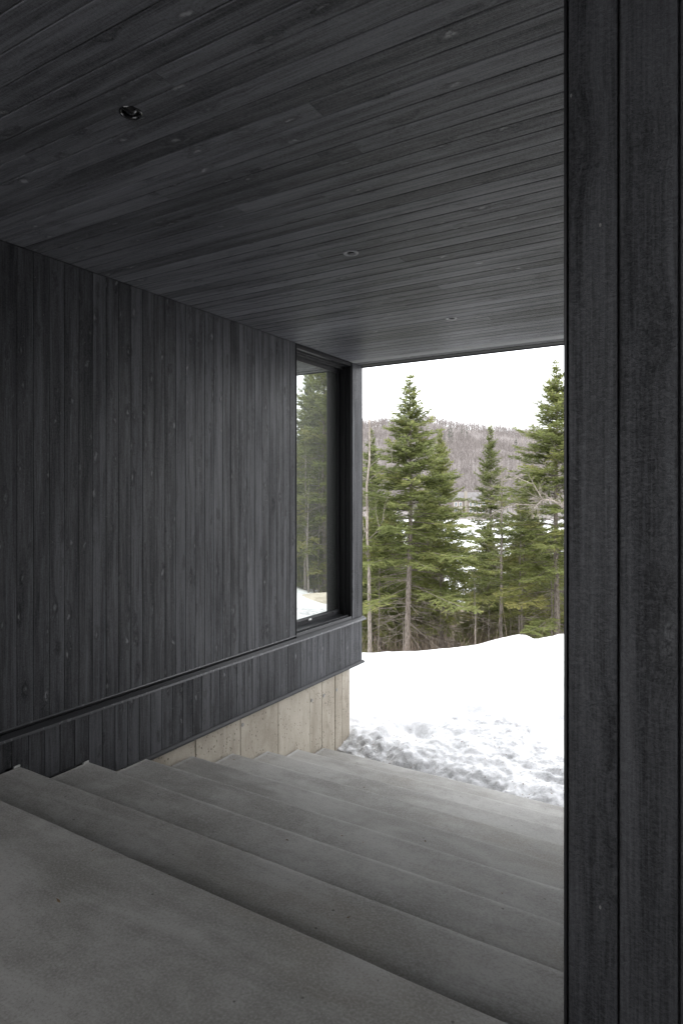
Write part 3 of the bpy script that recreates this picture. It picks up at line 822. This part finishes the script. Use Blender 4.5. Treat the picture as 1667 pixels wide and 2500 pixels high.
def conifer(seed, H, R, live=0.35, n_wh=0.20, tint0=0.3, dead=True, shape=0.8, fine=1.0):
    """returns (trunk mesh, crown mesh, dead-branch mesh); live = share of the height below the green crown"""
    rg = np.random.default_rng(seed)
    lean = rg.normal(0, 0.012, 2)
    def axis(z):
        return np.stack([lean[0] * z + 0.02 * np.sin(z * 0.9 + seed), lean[1] * z + 0.02 * np.cos(z * 0.7 + seed * 2), z], -1)
    V, Fc = [], []
    zs = np.linspace(-0.6, H, 16)
    r = 0.0088 * H * (1 - np.clip(zs, 0, H) / H) ** 0.85 + 0.006
    r[:2] *= 1.35
    tube(V, Fc, [tuple(p) for p in axis(zs)], list(r), 8)
    trunk = bpy.data.meshes.new('trunk'); trunk.from_pydata(V, [], Fc)
    for p_ in trunk.polygons: p_.use_smooth = True
    sB, sD, sN, sL, sW, sT = [], [], [], [], [], []
    wP0, wP1, wr0, wr1 = [], [], [], []
    dP0, dP1, dr0, dr1 = [], [], [], []
    z = H * 0.10
    while z < H - 0.10:
        s = (H - z) / H                      # 0 at the tip
        full = z / H > live
        part = sstep(live - 0.20, live + 0.04, np.array(z / H))
        nb = int(rg.integers(5, 8)) if s > 0.08 else 4
        a0 = rg.uniform(0, 6.28)
        for b in range(nb):
            az = a0 + b * 2 * math.pi / nb + rg.normal(0, 0.25)
            L = R * min(1.0, (s / 0.72)) ** shape * rg.uniform(0.62, 1.12)
            if s > 0.72: L *= 1 - (s - 0.72) * 0.5
            L = max(L, 0.07)
            el = np.interp(s, [0, 0.12, 0.35, 0.7, 1], [1.0, 0.62, 0.22, -0.08, -0.22]) + rg.normal(0, 0.09)
            h = np.array([math.cos(az), math.sin(az), 0.0])
            lat = np.array([-math.sin(az), math.cos(az), 0.0])
            tt = np.linspace(0, 1, 7)
            droop = np.interp(s, [0, 0.3, 1], [0.0, 0.10, 0.22]) * L
            bend = rg.normal(0, 0.08) * L
            P = axis(np.array([z + rg.normal(0, 0.4) * n_wh]))[0] + h * (tt * L * math.cos(el))[:, None] + np.array([0, 0, 1.0]) * (tt * L * math.sin(el) - droop * tt ** 1.6 + 0.10 * L * tt ** 4)[:, None] + lat * (bend * tt ** 2)[:, None]
            green = rg.random() < part
            if not green:
                if not dead or rg.random() < 0.15: continue
                L2 = rg.uniform(0.35, 1.0)
                kk = max(2, int(6 * L2))
                rr = np.linspace(0.0085, 0.003, 7) * rg.uniform(0.7, 1.1)
                for i in range(kk):
                    dP0.append(P[i]); dP1.append(P[i + 1]); dr0.append(rr[i]); dr1.append(rr[i + 1])
                for q in range(int(rg.integers(6, 16))):
                    t = rg.uniform(0.25, kk / 6.0)
                    p0 = np.array([np.interp(t, tt, P[:, c]) for c in range(3)])
                    d = h * rg.uniform(0.2, 0.9) + lat * rg.choice([-1, 1]) * rg.uniform(0.4, 1) + np.array([0, 0, rg.normal(-0.1, 0.25)])
                    p1 = p0 + d * L * rg.uniform(0.10, 0.30)
                    dP0.append(p0); dP1.append(p1); dr0.append(0.0032); dr1.append(0.0016)
                continue
            rr = np.interp(tt, [0, 1], [0.010 * min(1, L) + 0.003, 0.002])
            for i in range(6):
                wP0.append(P[i]); wP1.append(P[i + 1]); wr0.append(rr[i]); wr1.append(rr[i + 1])
            tb = tint0 + rg.normal(0, 0.13) + 0.35 * max(0.0, s - 0.45)
            # twigs, herring-bone along the branch
            t_start = np.interp(s, [0, 0.3, 0.6, 1], [0.0, 0.12, 0.25, 0.42])
            m = max(4, int(L * (1 - t_start) / 0.052 * fine))
            ts = np.linspace(t_start, 0.99, m) + rg.normal(0, 0.01, m)
            for side in (-1, 1):
                p0 = np.stack([np.interp(ts, tt, P[:, c]) for c in range(3)], -1)
                tl = (0.07 + 0.40 * L * (1 - ts) ** 0.9 * np.clip((ts - t_start + 0.12) * 5, 0.3, 1)) * rg.uniform(0.6, 1.15, m)
                tl = np.minimum(tl, 0.55)
                sp = rg.uniform(0.75, 1.15, m)
                d = h[None] * np.cos(sp)[:, None] + side * lat[None] * np.sin(sp)[:, None] + np.array([0, 0, 1.0])[None] * (rg.normal(0.02 if s < 0.5 else -0.12, 0.28, m))[:, None] + np.array([0, 0, math.sin(el) * 0.6])[None]
                d /= np.linalg.norm(d, axis=1, keepdims=True)
                nn = np.array([0, 0, 1.0])[None] + rg.normal(0, 0.7, (m, 3))
                # needles carried on side shoots of every twig
                sB.append(p0); sD.append(d); sN.append(nn); sL.append(tl); sW.append(np.full(m, 0.026)); sT.append(tb + rg.normal(0, 0.10, m))
                nsub = 8
                for q in range(nsub):
                    f = (q + 0.6 + rg.uniform(-0.2, 0.2, m)) / (nsub + 0.4)
                    ok = tl > 0.09
                    pp = p0 + d * (tl * f)[:, None]
                    sd = np.cross(np.array([0, 0, 1.0])[None], d) * np.where(rg.random(m) < 0.5, 1, -1)[:, None]
                    dd = d * 0.75 + sd * 0.75 + rg.normal(0, 0.18, (m, 3))
                    dd /= np.linalg.norm(dd, axis=1, keepdims=True)
                    sl_ = np.clip(tl * (1 - f) * 0.75 + 0.035, 0.03, 0.16) * rg.uniform(0.7, 1.2, m)
                    sB.append(pp[ok]); sD.append(dd[ok]); sN.append(nn[ok] + rg.normal(0, 0.3, (ok.sum(), 3))); sL.append(sl_[ok]); sW.append(np.full(ok.sum(), 0.022)); sT.append((tb + 0.12 * f + rg.normal(0, 0.12, m))[ok])
            # leading shoot
            sB.append(P[5:6]); sD.append(((P[6] - P[5]) / np.linalg.norm(P[6] - P[5]))[None]); sN.append(np.array([[0, 0, 1.0]])); sL.append(np.array([0.06 + 0.22 * L])); sW.append(np.array([0.03])); sT.append(np.array([tb + 0.2]))
        z += n_wh * rg.uniform(0.55, 1.25) * (0.55 + 0.6 * s)
    # spire
    for q in range(14):
        zz = H - 0.04 - q * 0.035
        a = rg.uniform(0, 6.28)
        sB.append(axis(np.array([zz]))); dd = np.array([[math.cos(a) * 0.5, math.sin(a) * 0.5, 0.85]])
        sD.append(dd / np.linalg.norm(dd)); sN.append(np.array([[math.sin(a), -math.cos(a), 0.2]])); sL.append(np.array([0.07])); sW.append(np.array([0.018])); sT.append(np.array([0.5]))
    B, D, Nn, Ls, Ws, Ts = (np.concatenate(a) for a in (sB, sD, sN, sL, sW, sT))
    V, f = diamonds(B, D, Nn, Ls, Ws)
    crown = mesh_np('crown', V, [f], False, np.repeat(np.clip(Ts, 0, 1), 4))
    P0, P1, r0, r1 = (np.array(a) for a in (wP0 + dP0, wP1 + dP1, wr0 + dr0, wr1 + dr1))
    V, f = tubes3(P0, P1, r0, r1)
    br = mesh_np('branches', V, [f], True)
    return trunk, crown, br

def bare_tree(seed, H, r0, spread=0.5, levels=4, first=0.25, nlimb=14, up=0.55):
    rg = np.random.default_rng(seed)
    P0, P1, R0, R1 = [], [], [], []
    V, Fc = [], []
    zs = np.linspace(-0.5, H, 14)
    ax = np.stack([np.cumsum(rg.normal(0, 0.035, 14)) * H / 12, np.cumsum(rg.normal(0, 0.035, 14)) * H / 12, zs], -1)
    rad = r0 * (1 - np.clip(zs, 0, H) / H) ** 0.8 + 0.004
    tube(V, Fc, [tuple(p) for p in ax], list(rad), 7)
    trunk = bpy.data.meshes.new('trunk'); trunk.from_pydata(V, [], Fc)
    for p_ in trunk.polygons: p_.use_smooth = True
    def grow(p, d, L, r, lev):
        n = 4 if lev < 2 else 3
        pts = [p]
        dd = d.copy()
        for i in range(n):
            dd = dd + rg.normal(0, 0.17, 3) + np.array([0, 0, 0.07])
            dd /= np.linalg.norm(dd)
            q = pts[-1] + dd * L / n
            P0.append(pts[-1]); P1.append(q); R0.append(r * (1 - 0.7 * i / n)); R1.append(r * (1 - 0.7 * (i + 1) / n))
            pts.append(q)
            if lev < levels:
                for _ in range(1 if lev else 2):
                    if rg.random() < 0.85:
                        side = rg.normal(0, 1, 3); side -= dd * side.dot(dd); side /= np.linalg.norm(side) + 1e-9
                        nd = dd * 0.7 + side * rg.uniform(0.4, 0.85) + np.array([0, 0, 0.12])
                        grow(q, nd / np.linalg.norm(nd), L * rg.uniform(0.40, 0.62), r * 0.55 * (1 - 0.5 * i / n) + 0.0008, lev + 1)
    for b in range(nlimb):
        f = first + (1 - first) * (b + rg.random()) / nlimb
        z = f * H * 0.97
        p = np.array([np.interp(z, zs, ax[:, c]) for c in range(3)])
        az = rg.uniform(0, 6.28)
        d = np.array([math.cos(az), math.sin(az), up + rg.normal(0, 0.2)])
        grow(p, d / np.linalg.norm(d), spread * H * (1.08 - f) * rg.uniform(0.45, 0.9), max(0.004, r0 * 0.38 * (1.1 - f)), 1)
    V, f = tubes3(np.array(P0), np.array(P1), np.array(R0), np.array(R1))
    return trunk, mesh_np('branches', V, [f], True)

def px_u(px, v):                      # sight line through a column of the photograph -> place on the ground
    return (px * 1.0631 - 833.5) / 1582.0 * v
def px_z(py, v):
    return EYE - (py * 1.0631 - 1207) / 1582.0 * v

def ground(u, v):
    X, Y = uv_xy(u, v)
    a = float(floor_z(np.array(u, dtype=float), np.array(v, dtype=float)))
    if v < 13.5:
        a = max(a, float(snow_z(np.array([X]), np.array([Y]))[0]))
    return a

def place_conifer(meshes, u, v, H, label, group=None, rot=0.0, meshH=8.0, wide=1.0, base=None):
    X, Y = uv_xy(u, v)
    t = empty('conifer_tree', (X, Y, ground(u, v) if base is None else base), label=label, cat='tree', group=group)
    s = H / meshH
    t.scale = (s * wide, s * wide, s)
    t.rotation_euler = (0, 0, rot)
    for nm, me, mt in zip(('trunk', 'crown', 'branches'), meshes, (M_BARK, M_NEEDLE, M_BARK)):
        obj(nm, me, t, None)
        if not me.materials: me.materials.append(mt)
    return t

def place_bare(meshes, u, v, H, label, group=None, rot=0.0, meshH=8.0, wide=1.0):
    X, Y = uv_xy(u, v)
    t = empty('bare_tree', (X, Y, ground(u, v)), label=label, cat='tree', group=group)
    s = H / meshH
    t.scale = (s * wide, s * wide, s); t.rotation_euler = (0, 0, rot)
    for nm, me in zip(('trunk', 'branches'), meshes):
        obj(nm, me, t, None)
        if not me.materials: me.materials.append(M_BARE)
    return t

C_MAIN = conifer(11, 7.0, 1.95, live=0.40, n_wh=0.18, tint0=0.36, shape=0.98)
C_A = conifer(23, 8.0, 2.05, live=0.28, n_wh=0.20, tint0=0.40, shape=0.85)
C_B = conifer(31, 8.0, 1.8, live=0.12, n_wh=0.22, tint0=0.16, shape=0.85, dead=False)
C_C = conifer(47, 8.0, 2.5, live=0.10, n_wh=0.25, tint0=0.36, shape=0.9)
C_D = conifer(53, 8.0, 1.8, live=0.38, n_wh=0.22, tint0=0.30, shape=0.75)

def by_px(meshes, meshH, px, v, top, label, wide=1.0, rot=0.0, group=None):
    u = px_u(px, v); g = ground(u, v)
    return place_conifer(meshes, u, v, px_z(top, v) - g, label, group, rot, meshH, wide)

by_px(C_MAIN, 7.0, 937, 15.2, 852, 'tall green fir with long bare grey lower trunk, tallest in the middle of the opening', 1.2)
by_px(C_A, 8.0, 1012, 16.8, 985, 'fir standing shoulder to shoulder with the tall bare-trunked fir, on its lake-gap side', 0.82, 2.1)
by_px(C_B, 8.0, 1128, 21.0, 978, 'slim dark spruce rising alone between the two big firs', 0.85, 1.0)
by_px(C_C, 8.0, 1205, 17.5, 1120, 'broad bushy fir with low green boughs left of the tallest right fir', 0.95, 0.4)
by_px(C_A, 8.0, 1279, 15.0, 828, 'tall fir with sparse spire beside the near board wall', 1.15, 4.0)
by_px(C_C, 8.0, 1078, 18.0, 1365, 'low young fir between the trunks right of the tall bare-trunked fir', 1.0, 2.6)
by_px(C_B, 8.0, 852, 19.0, 985, 'dark narrow spruce half hidden behind the house corner', 0.9, 3.3)
by_px(C_C, 8.0, 872, 17.5, 1150, 'small fir with drooping boughs beside the house corner', 0.8, 5.0)
by_px(C_D, 8.0, 985, 20.0, 1110, 'fir standing close behind the tall bare-trunked fir', 1.2, 5.6)
by_px(C_C, 8.0, 1245, 20.0, 1190, 'bushy fir behind the trunk of the tallest right fir', 0.9, 1.9)

by_px(C_C, 8.0, 893, 22.0, 1120, 'bushy fir filling the gap between the house corner and the tall bare-trunked fir', 0.8, 0.9)
by_px(C_C, 8.0, 965, 25.0, 1135, 'bushy fir far down the slope, seen between the two front trunks', 0.9, 4.2)
G_BACK = 'firs standing behind one another down the slope to the lake'
rb = random.Random(5)
nb = 0
while nb < 72:
    v = rb.uniform(19, 46)
    px = rb.uniform(760, 1420)
    top = rb.uniform(1150, 1360)
    if 1000 < px < 1120: top = rb.uniform(1330, 1420)
    if top > 1400 and v < 25: continue
    m = rb.choice([C_A, C_B, C_C, C_D, C_B])
    u = px_u(px, v); g = ground(u, v)
    H = px_z(top, v) - g
    if H < 1.5 or H > 11: continue
    w_ = rb.uniform(0.85, 1.2)
    if 1010 < px < 1100 and px_u(px, v): w_ = min(w_, 0.85)
    place_conifer(m, u, v, H, 'one of the many green firs packed behind the front trees towards the lake', G_BACK, rb.uniform(0, 6), 8.0, w_)
    nb += 1
G_REF = 'firs mirrored in the corner window'
def mirror_uv(px, s_):               # where a sight line that the window turns aside comes to, s_ metres on
    t = (px * 1.0631 - 833.5) / 1582.0
    return xy_uv(2 * GX + (SY - CY * t) * s_, (CY + SY * t) * s_)
def mirror_tree(fn, px, s_, top, *a):
    u, v = mirror_uv(px, s_)
    return u, v, EYE - (top * 1.0631 - 1207) / 1582.0 * s_ - ground(u, v)
for i, (px, s_, top, m) in enumerate(((744, 21, 760, C_A), (706, 24, 820, C_MAIN), (690, 26, 985, C_A), (762, 23, 840, C_B), (676, 23, 1080, C_C), (728, 30, 930, C_B), (703, 32, 1010, C_D), (735, 36, 1000, C_B), (690, 38, 1060, C_B), (715, 27, 1110, C_C), (752, 28, 900, C_C), (660, 30, 1000, C_B), (770, 33, 900, C_B), (722, 21, 1190, C_C), (694, 21, 1230, C_C))):
    u, v, H = mirror_tree(None, px, s_, top)
    place_conifer(m, u, v, H, 'one of the tall firs that show only as reflections in the corner window', G_REF, i * 1.7, 8.0 if m is not C_MAIN else 7.0, 0.9)

# bare trees
B_1 = bare_tree(3, 8.0, 0.055, 0.30, 3, 0.35, 16, 1.0)
B_2 = bare_tree(8, 6.0, 0.055, 0.55, 4, 0.35, 13, 0.35)
B_3 = bare_tree(15, 8.0, 0.05, 0.42, 4, 0.30, 14, 0.7)
def bare_px(m, mh, px, v, top, label, wide=1.0, rot=0.0, group=None):
    u = px_u(px, v); g = ground(u, v)
    return place_bare(m, u, v, px_z(top, v) - g, label, group, rot, mh, wide)
bare_px(B_1, 8.0, 850, 14.6, 835, 'thin bare birch rising past the roof edge at the house corner', 1.0, 0.3)
bare_px(B_2, 6.0, 1150, 15.6, 1035, 'bare twiggy sapling in front of the slim dark spruce', 1.0, 2.0)
bare_px(B_3, 8.0, 1228, 21.0, 895, 'fine bare tree against the sky left of the tallest right fir', 1.0, 1.0)
bare_px(B_3, 8.0, 1012, 18.6, 960, 'bare tree poking out behind the crown of the tall bare-trunked fir', 0.9, 4.0)
bare_px(B_1, 8.0, 1195, 24.0, 1000, 'slender bare tree right of the slim dark spruce', 1.0, 5.0)
for i in range(34):
    v = rb.uniform(14.5, 28); px = rb.uniform(830, 1310)
    if 1035 < px < 1085: continue
    bare_px(rb.choice([B_1, B_2, B_3]), 8.0, px, v, rb.uniform(1120, 1380), 'one of the grey bare saplings growing among the firs', 1.0, rb.uniform(0, 6), 'bare saplings among the firs')
for i in range(6):
    u, v, H = mirror_tree(None, rb.uniform(685, 750), rb.uniform(19, 24), rb.uniform(850, 1050))
    place_bare(rb.choice([B_3, B_2]), u, v, H, 'one of the bare trees that show only as reflections in the corner window', 'bare trees mirrored in the corner window', rb.uniform(0, 6), 8.0)

# arching bare limb reaching in from behind the near wall
def limb_tree():
    rg = np.random.default_rng(77)
    v = 12.6
    def P(px, py, vv): return np.array([*uv_xy(px_u(px, vv), vv), px_z(py, vv)])
    base_u = px_u(1350, v + 0.3); g = ground(base_u, v + 0.3)
    X, Y = uv_xy(base_u, v + 0.3)
    t = empty('bare_tree', (X, Y, g), label='bare grey tree behind the near wall with one long limb arching left', cat='tree')
    o = np.array([X, Y, g])
    V, Fc = [], []
    tube(V, Fc, [(0, 0, -0.4), (0.02, 0, 1.4), (-0.02, 0.03, 2.6), (0.03, 0.02, 4.4), (0.0, 0.0, 6.0)], [0.075, 0.06, 0.05, 0.03, 0.006], 8)
    me = bpy.data.meshes.new('trunk'); me.from_pydata(V, [], Fc)
    obj('trunk', me, t, M_BARE)
    P0, P1, R0, R1 = [], [], [], []
    def path(pts, r0, r1, lev=0):
        n = len(pts) - 1
        for i in range(n):
            ra = r0 + (r1 - r0) * i / n; rb_ = r0 + (r1 - r0) * (i + 1) / n
            P0.append(pts[i] - o); P1.append(pts[i + 1] - o); R0.append(ra); R1.append(rb_)
            if lev < 3:
                d = pts[i + 1] - pts[i]; Ld = np.linalg.norm(d); d = d / Ld
                for _ in range(3 if lev < 2 else 2):
                    side = rg.normal(0, 1, 3); side -= d * side.dot(d); side /= np.linalg.norm(side)
                    nd = d * 0.8 + side * rg.uniform(0.3, 0.8); nd /= np.linalg.norm(nd)
                    p = pts[i] + (pts[i + 1] - pts[i]) * rg.random()
                    q = [p]
                    L = rg.uniform(0.15, 0.42) * (1.0 if lev == 0 else 0.6)
                    for s in range(3):
                        nd = nd + rg.normal(0, 0.2, 3); nd /= np.linalg.norm(nd)
                        q.append(q[-1] + nd * L / 3)
                    path(q, ra * 0.5, 0.0012, lev + 2 if lev else 1)
    path([P(1352, 1205, 12.9), P(1318, 1178, 12.7), P(1295, 1165, 12.6), P(1270, 1150, 12.6), P(1245, 1147, 12.5)], 0.030, 0.019)
    path([P(1245, 1147, 12.5), P(1225, 1112, 12.5), P(1185, 1096, 12.6), P(1150, 1104, 12.7)], 0.012, 0.003)
    path([P(1245, 1147, 12.5), P(1232, 1160, 12.4), P(1185, 1158, 12.4), P(1145, 1172, 12.3), P(1110, 1195, 12.3)], 0.012, 0.003)
    V, f = tubes3(np.array(P0), np.array(P1), np.array(R0), np.array(R1))
    obj('branches', mesh_np('branches', V, [f], True), t, M_BARE)
limb_tree()

# ------------------------------------------------------------------ undergrowth: dead twigs and brush along the wood's edge
def brush():
    rg = np.random.default_rng(91)
    n = 5200
    v = rg.uniform(12.7, 24, n); u = rg.uniform(-2, 22, n) * v / 18
    X, Y = uv_xy(u, v)
    Z = floor_z(u, v)
    base = np.stack([X, Y, Z - 0.05], -1)
    az = rg.uniform(0, 6.28, n); tilt = np.abs(rg.normal(0.35, 0.35, n))
    d = np.stack([np.cos(az) * np.sin(tilt), np.sin(az) * np.sin(tilt), np.cos(tilt)], -1)
    L = rg.uniform(0.25, 1.3, n) * rg.uniform(0.6, 1.2, n)
    r = rg.uniform(0.0025, 0.006, n)
    P0, P1, R0, R1 = [base], [base + d * (L * 0.55)[:, None]], [r], [r * 0.7]
    d2 = d + rg.normal(0, 0.22, (n, 3))
    P0.append(P1[0]); P1.append(P1[0] + d2 * (L * 0.45)[:, None]); R0.append(r * 0.7); R1.append(r * 0.3)
    for q in range(3):
        f = rg.uniform(0.25, 0.9, n)
        p = base + d * (L * 0.55 * f)[:, None]
        e = d * 0.5 + rg.normal(0, 0.5, (n, 3))
        P0.append(p); P1.append(p + e * (L * 0.3)[:, None]); R0.append(r * 0.5); R1.append(r * 0.25)
    V, f = tubes3(*(np.concatenate(a) for a in (P0, P1, R0, R1)))
    o = obj('undergrowth', mesh_np('undergrowth', V, [f], True), None, M_DEADTWIG)
    o['kind'] = 'stuff'
brush()

# twig and leaf litter lying on the old snow along the steps
def litter():
    rg = np.random.default_rng(19)
    n = 420
    X = rg.uniform(-3.9, 0.4, n)
    d = np.abs(rg.normal(0, 0.55, n)) + 0.02
    Y = snow_edge(X) + d
    Z = snow_z(X, Y) + 0.004
    m = 70                                        # some of it lies on the treads and the landing
    Xs = rg.uniform(-3.95, -0.6, m); Ys = rg.uniform(1.2, 6.4, m)
    Xs[:26] = XW + 0.02 + np.abs(rg.normal(0, 0.10, 26))
    ks = np.clip(np.ceil((Ys + (Xs - XW) * 0.019 - N0Y) / TREAD), 0, NSTEP)
    X = np.concatenate([X, Xs]); Y = np.concatenate([Y, Ys]); Z = np.concatenate([Z, -RISE * ks + 0.005])
    n += m
    B = np.stack([X, Y, Z], -1)
    az = rg.uniform(0, 6.28, n)
    D = np.stack([np.cos(az), np.sin(az), rg.normal(0.1, 0.2, n)], -1); D /= np.linalg.norm(D, axis=1, keepdims=True)
    Nn = np.array([0, 0, 1.0]) + rg.normal(0, 0.4, (n, 3))
    V, f = diamonds(B, D, Nn, rg.uniform(0.008, 0.032, n), rg.uniform(0.004, 0.013, n))
    o = obj('leaf_debris', mesh_np('leaf_debris', V, [f]), None, plain('dead_leaf', (0.12, 0.075, 0.04), (0.26, 0.17, 0.09), 30))
    o['kind'] = 'stuff'
litter()

# boulder on the crest (seen in the window)
def boulder():
    import bmesh
    bm = bmesh.new()
    bmesh.ops.create_icosphere(bm, subdivisions=4, radius=1.0)
    for w in bm.verts:
        c = w.co
        k = 1 + 0.16 * float(fbm(np.array([c.x * 1.3 + 5]), np.array([c.y * 1.3 + c.z * 2.1]), 4, 3)[0])
        c *= k
        c.z = max(min(c.z, 0.62), -0.6)
    me = bpy.data.meshes.new('boulder'); bm.to_mesh(me); bm.free()
    o = obj('boulder', me, None, plain('pale_granite', (0.42, 0.37, 0.29), (0.58, 0.53, 0.44), 3.0, 0.85, 0.03))
    X, Y = 0.80, 14.05
    z = float(snow_z(np.array([X]), np.array([Y]))[0])
    o.location = (X, Y, EYE - 2.60 - 0.29)
    o.scale = (0.75, 0.6, 0.46); o.rotation_euler = (0.05, 0.08, 0.5)
    tag(o, 'pale tan boulder in the snow, seen only mirrored at the foot of the window', 'boulder')
boulder()

# ------------------------------------------------------------------ far shore: house, bare woods, dark firs
def far_house():
    v = 318.0
    base_z = EYE - (1253 - 1207) / 1582.0 * v - 0.3
    u = (1142 - 833.5) / 1582.0 * v
    X, Y = uv_xy(u, v)
    t = empty('lake_house', (X, Y, base_z), label='large brown shingled house with stone chimney on the far shore of the frozen lake', cat='house')
    t.rotation_euler = (0, 0, YAW)
    mw = plain('house_shingle', (0.115, 0.097, 0.089), (0.162, 0.135, 0.121), 2.0)
    mr = plain('house_roof', (0.095, 0.089, 0.089), (0.135, 0.130, 0.130), 1.0)
    mt = plain('house_trim', (0.38, 0.365, 0.34), (0.46, 0.44, 0.41), 2.0)
    mg = metal('house_glass', (0.10, 0.11, 0.12), 0.1)
    ms = plain('house_stone', (0.120, 0.108, 0.090), (0.185, 0.168, 0.140), 3.0)
    W, D, E, R = 8.5, 5.0, 7.2, 10.6
    MB().prism([(-D, -1.5), (D, -1.5), (D, E), (0, R - 0.4), (-D, E)], -W, W, 'x').build('wall', mw, t)
    MB().prism([(-D - 0.7, E - 0.5), (-D - 0.7, E - 0.15), (0, R), (D + 0.7, E - 0.15), (D + 0.7, E - 0.5), (0, R - 0.35)], -W - 0.6, W + 0.6, 'x').build('roof', mr, t)
    gb = MB(); gb.prism([(2.8, E - 0.6), (6.8, E - 0.6), (4.8, E + 2.4)], -D - 1.0, -D + 4.0, 'y'); gb.build('gable', mr, t)
    MB().box((-2.9, -D - 1.0, -1.2), (-1.5, -D - 0.02, R + 0.6)).build('chimney', ms, t)
    MB().box((-2.7, -D - 0.8, R + 0.6), (-1.7, -D - 0.2, R + 1.1)).build('chimney_cap', mr, t)
    for z in (0.8, 3.9):
        for x in (-6.8, -4.6, 0.4, 2.3, 4.4, 6.6):
            f = MB().box((x - 0.75, -D - 0.12, z - 0.15), (x + 0.75, -D - 0.003, z + 1.95)).build('window', mt, t)
            MB().box((x - 0.55, -D - 0.16, z + 0.05), (x + 0.55, -D - 0.121, z + 1.75)).build('pane', mg, f)
    MB().box((-8.0, -D - 1.8, 2.9), (-3.4, -D - 0.02, 3.2)).build('balcony', mt, t)
far_house()

def far_woods():
    rg = np.random.default_rng(101)
    n = 26000
    v = 322 + (rg.random(n) ** 0.9) * 640
    u = rg.uniform(-0.06, 0.95, n) * v
    z = hill_z(u, v)
    keep = ~((v < 327) & (np.abs(u - 62) < 11))
    u, v, z = u[keep], v[keep], z[keep]
    n = len(u)
    X, Y = uv_xy(u, v)
    H = rg.uniform(8, 15, n) * np.interp(v, [300, 400, 900], [0.7, 0.9, 1.0])
    base = np.stack([X, Y, z - 0.5], -1)
    Bs, Ds, Ns, Ls, Ws = [], [], [], [], []
    back = np.array([SY, -CY, 0.0])
    def add(B, D, L, W):
        Bs.append(B); Ds.append(D / np.linalg.norm(D, axis=1, keepdims=True)); Ns.append(back[None] + rg.normal(0, 0.5, B.shape)); Ls.append(L); Ws.append(W)
    upd = np.array([0, 0, 1.0])[None] + rg.normal(0, 0.05, (n, 3))
    add(base, upd, H, np.full(n, 0.30))
    for q in range(6):
        f = rg.uniform(0.3, 0.85, n)
        D = np.array([0, 0, 1.0])[None] * rg.uniform(0.7, 1.2, n)[:, None] + rg.normal(0, 0.45, (n, 3))
        add(base + np.array([0, 0, 1.0])[None] * (H * f)[:, None], D, H * rg.uniform(0.25, 0.5, n), rg.uniform(0.14, 0.34, n))
    V, f = diamonds(*(np.concatenate(a) for a in (Bs, Ds, Ns, Ls, Ws)))
    o = obj('far_forest', mesh_np('far_forest', V, [f]), None, plain('far_branches', (0.132, 0.117, 0.111), (0.170, 0.152, 0.145), 0.02, 0.95))  # low contrast with the hill ground, painted in place of haze
    o['kind'] = 'stuff'
    # scattered dark conifers on the hill and along the shore
    Bs, Ds, Ns, Ls, Ws = [], [], [], [], []
    spots = [(px * 1.0, py) for px, py in ((1037, 1018), (1030, 1022), (1034, 1021), (1060, 1015), (1072, 1014), (1190, 995), (1200, 993), (1177, 992), (1185, 1045), (1020, 1030), (900, 1010))]
    P, Hh = [], []
    for px, py in spots:
        for vv in np.linspace(380, 950, 120):
            uu = px_u(px, vv); zz = float(hill_z(np.array([uu]), np.array([vv]))[0])
            if zz >= px_z(py, vv): break
        P.append((*uv_xy(uu, vv), zz)); Hh.append(rg.uniform(12, 20))
    for q in range(60):
        vv = rg.uniform(303, 330); uu = rg.uniform(20, 130)
        if abs(uu - 58) < 12 and q % 6: continue
        P.append((*uv_xy(uu, vv), float(hill_z(np.array([uu]), np.array([vv]))[0]))); Hh.append(rg.uniform(2.0, 6.0))
    for (X, Y, z), h in zip(P, Hh):
        m = 60
        t = rg.random(m)
        az = rg.uniform(0, 6.28, m)
        B = np.stack([np.full(m, X), np.full(m, Y), z + h * t * 0.97], -1)
        D = np.stack([np.cos(az), np.sin(az), rg.normal(-0.2, 0.2, m)], -1)
        Bs.append(B); Ds.append(D); Ns.append(np.stack([np.zeros(m), np.zeros(m), np.ones(m)], -1) + rg.normal(0, 0.6, (m, 3))); Ls.append(h * 0.20 * (1 - t) + 0.3); Ws.append(np.full(m, h * 0.07))
    V, f = diamonds(*(np.concatenate(a) for a in (Bs, Ds, Ns, Ls, Ws)))
    o = obj('far_conifers', mesh_np('far_conifers', V, [f]), None, plain('far_needles', (0.045, 0.065, 0.045), (0.09, 0.11, 0.075), 0.3, 0.9))
    o['kind'] = 'stuff'
far_woods()
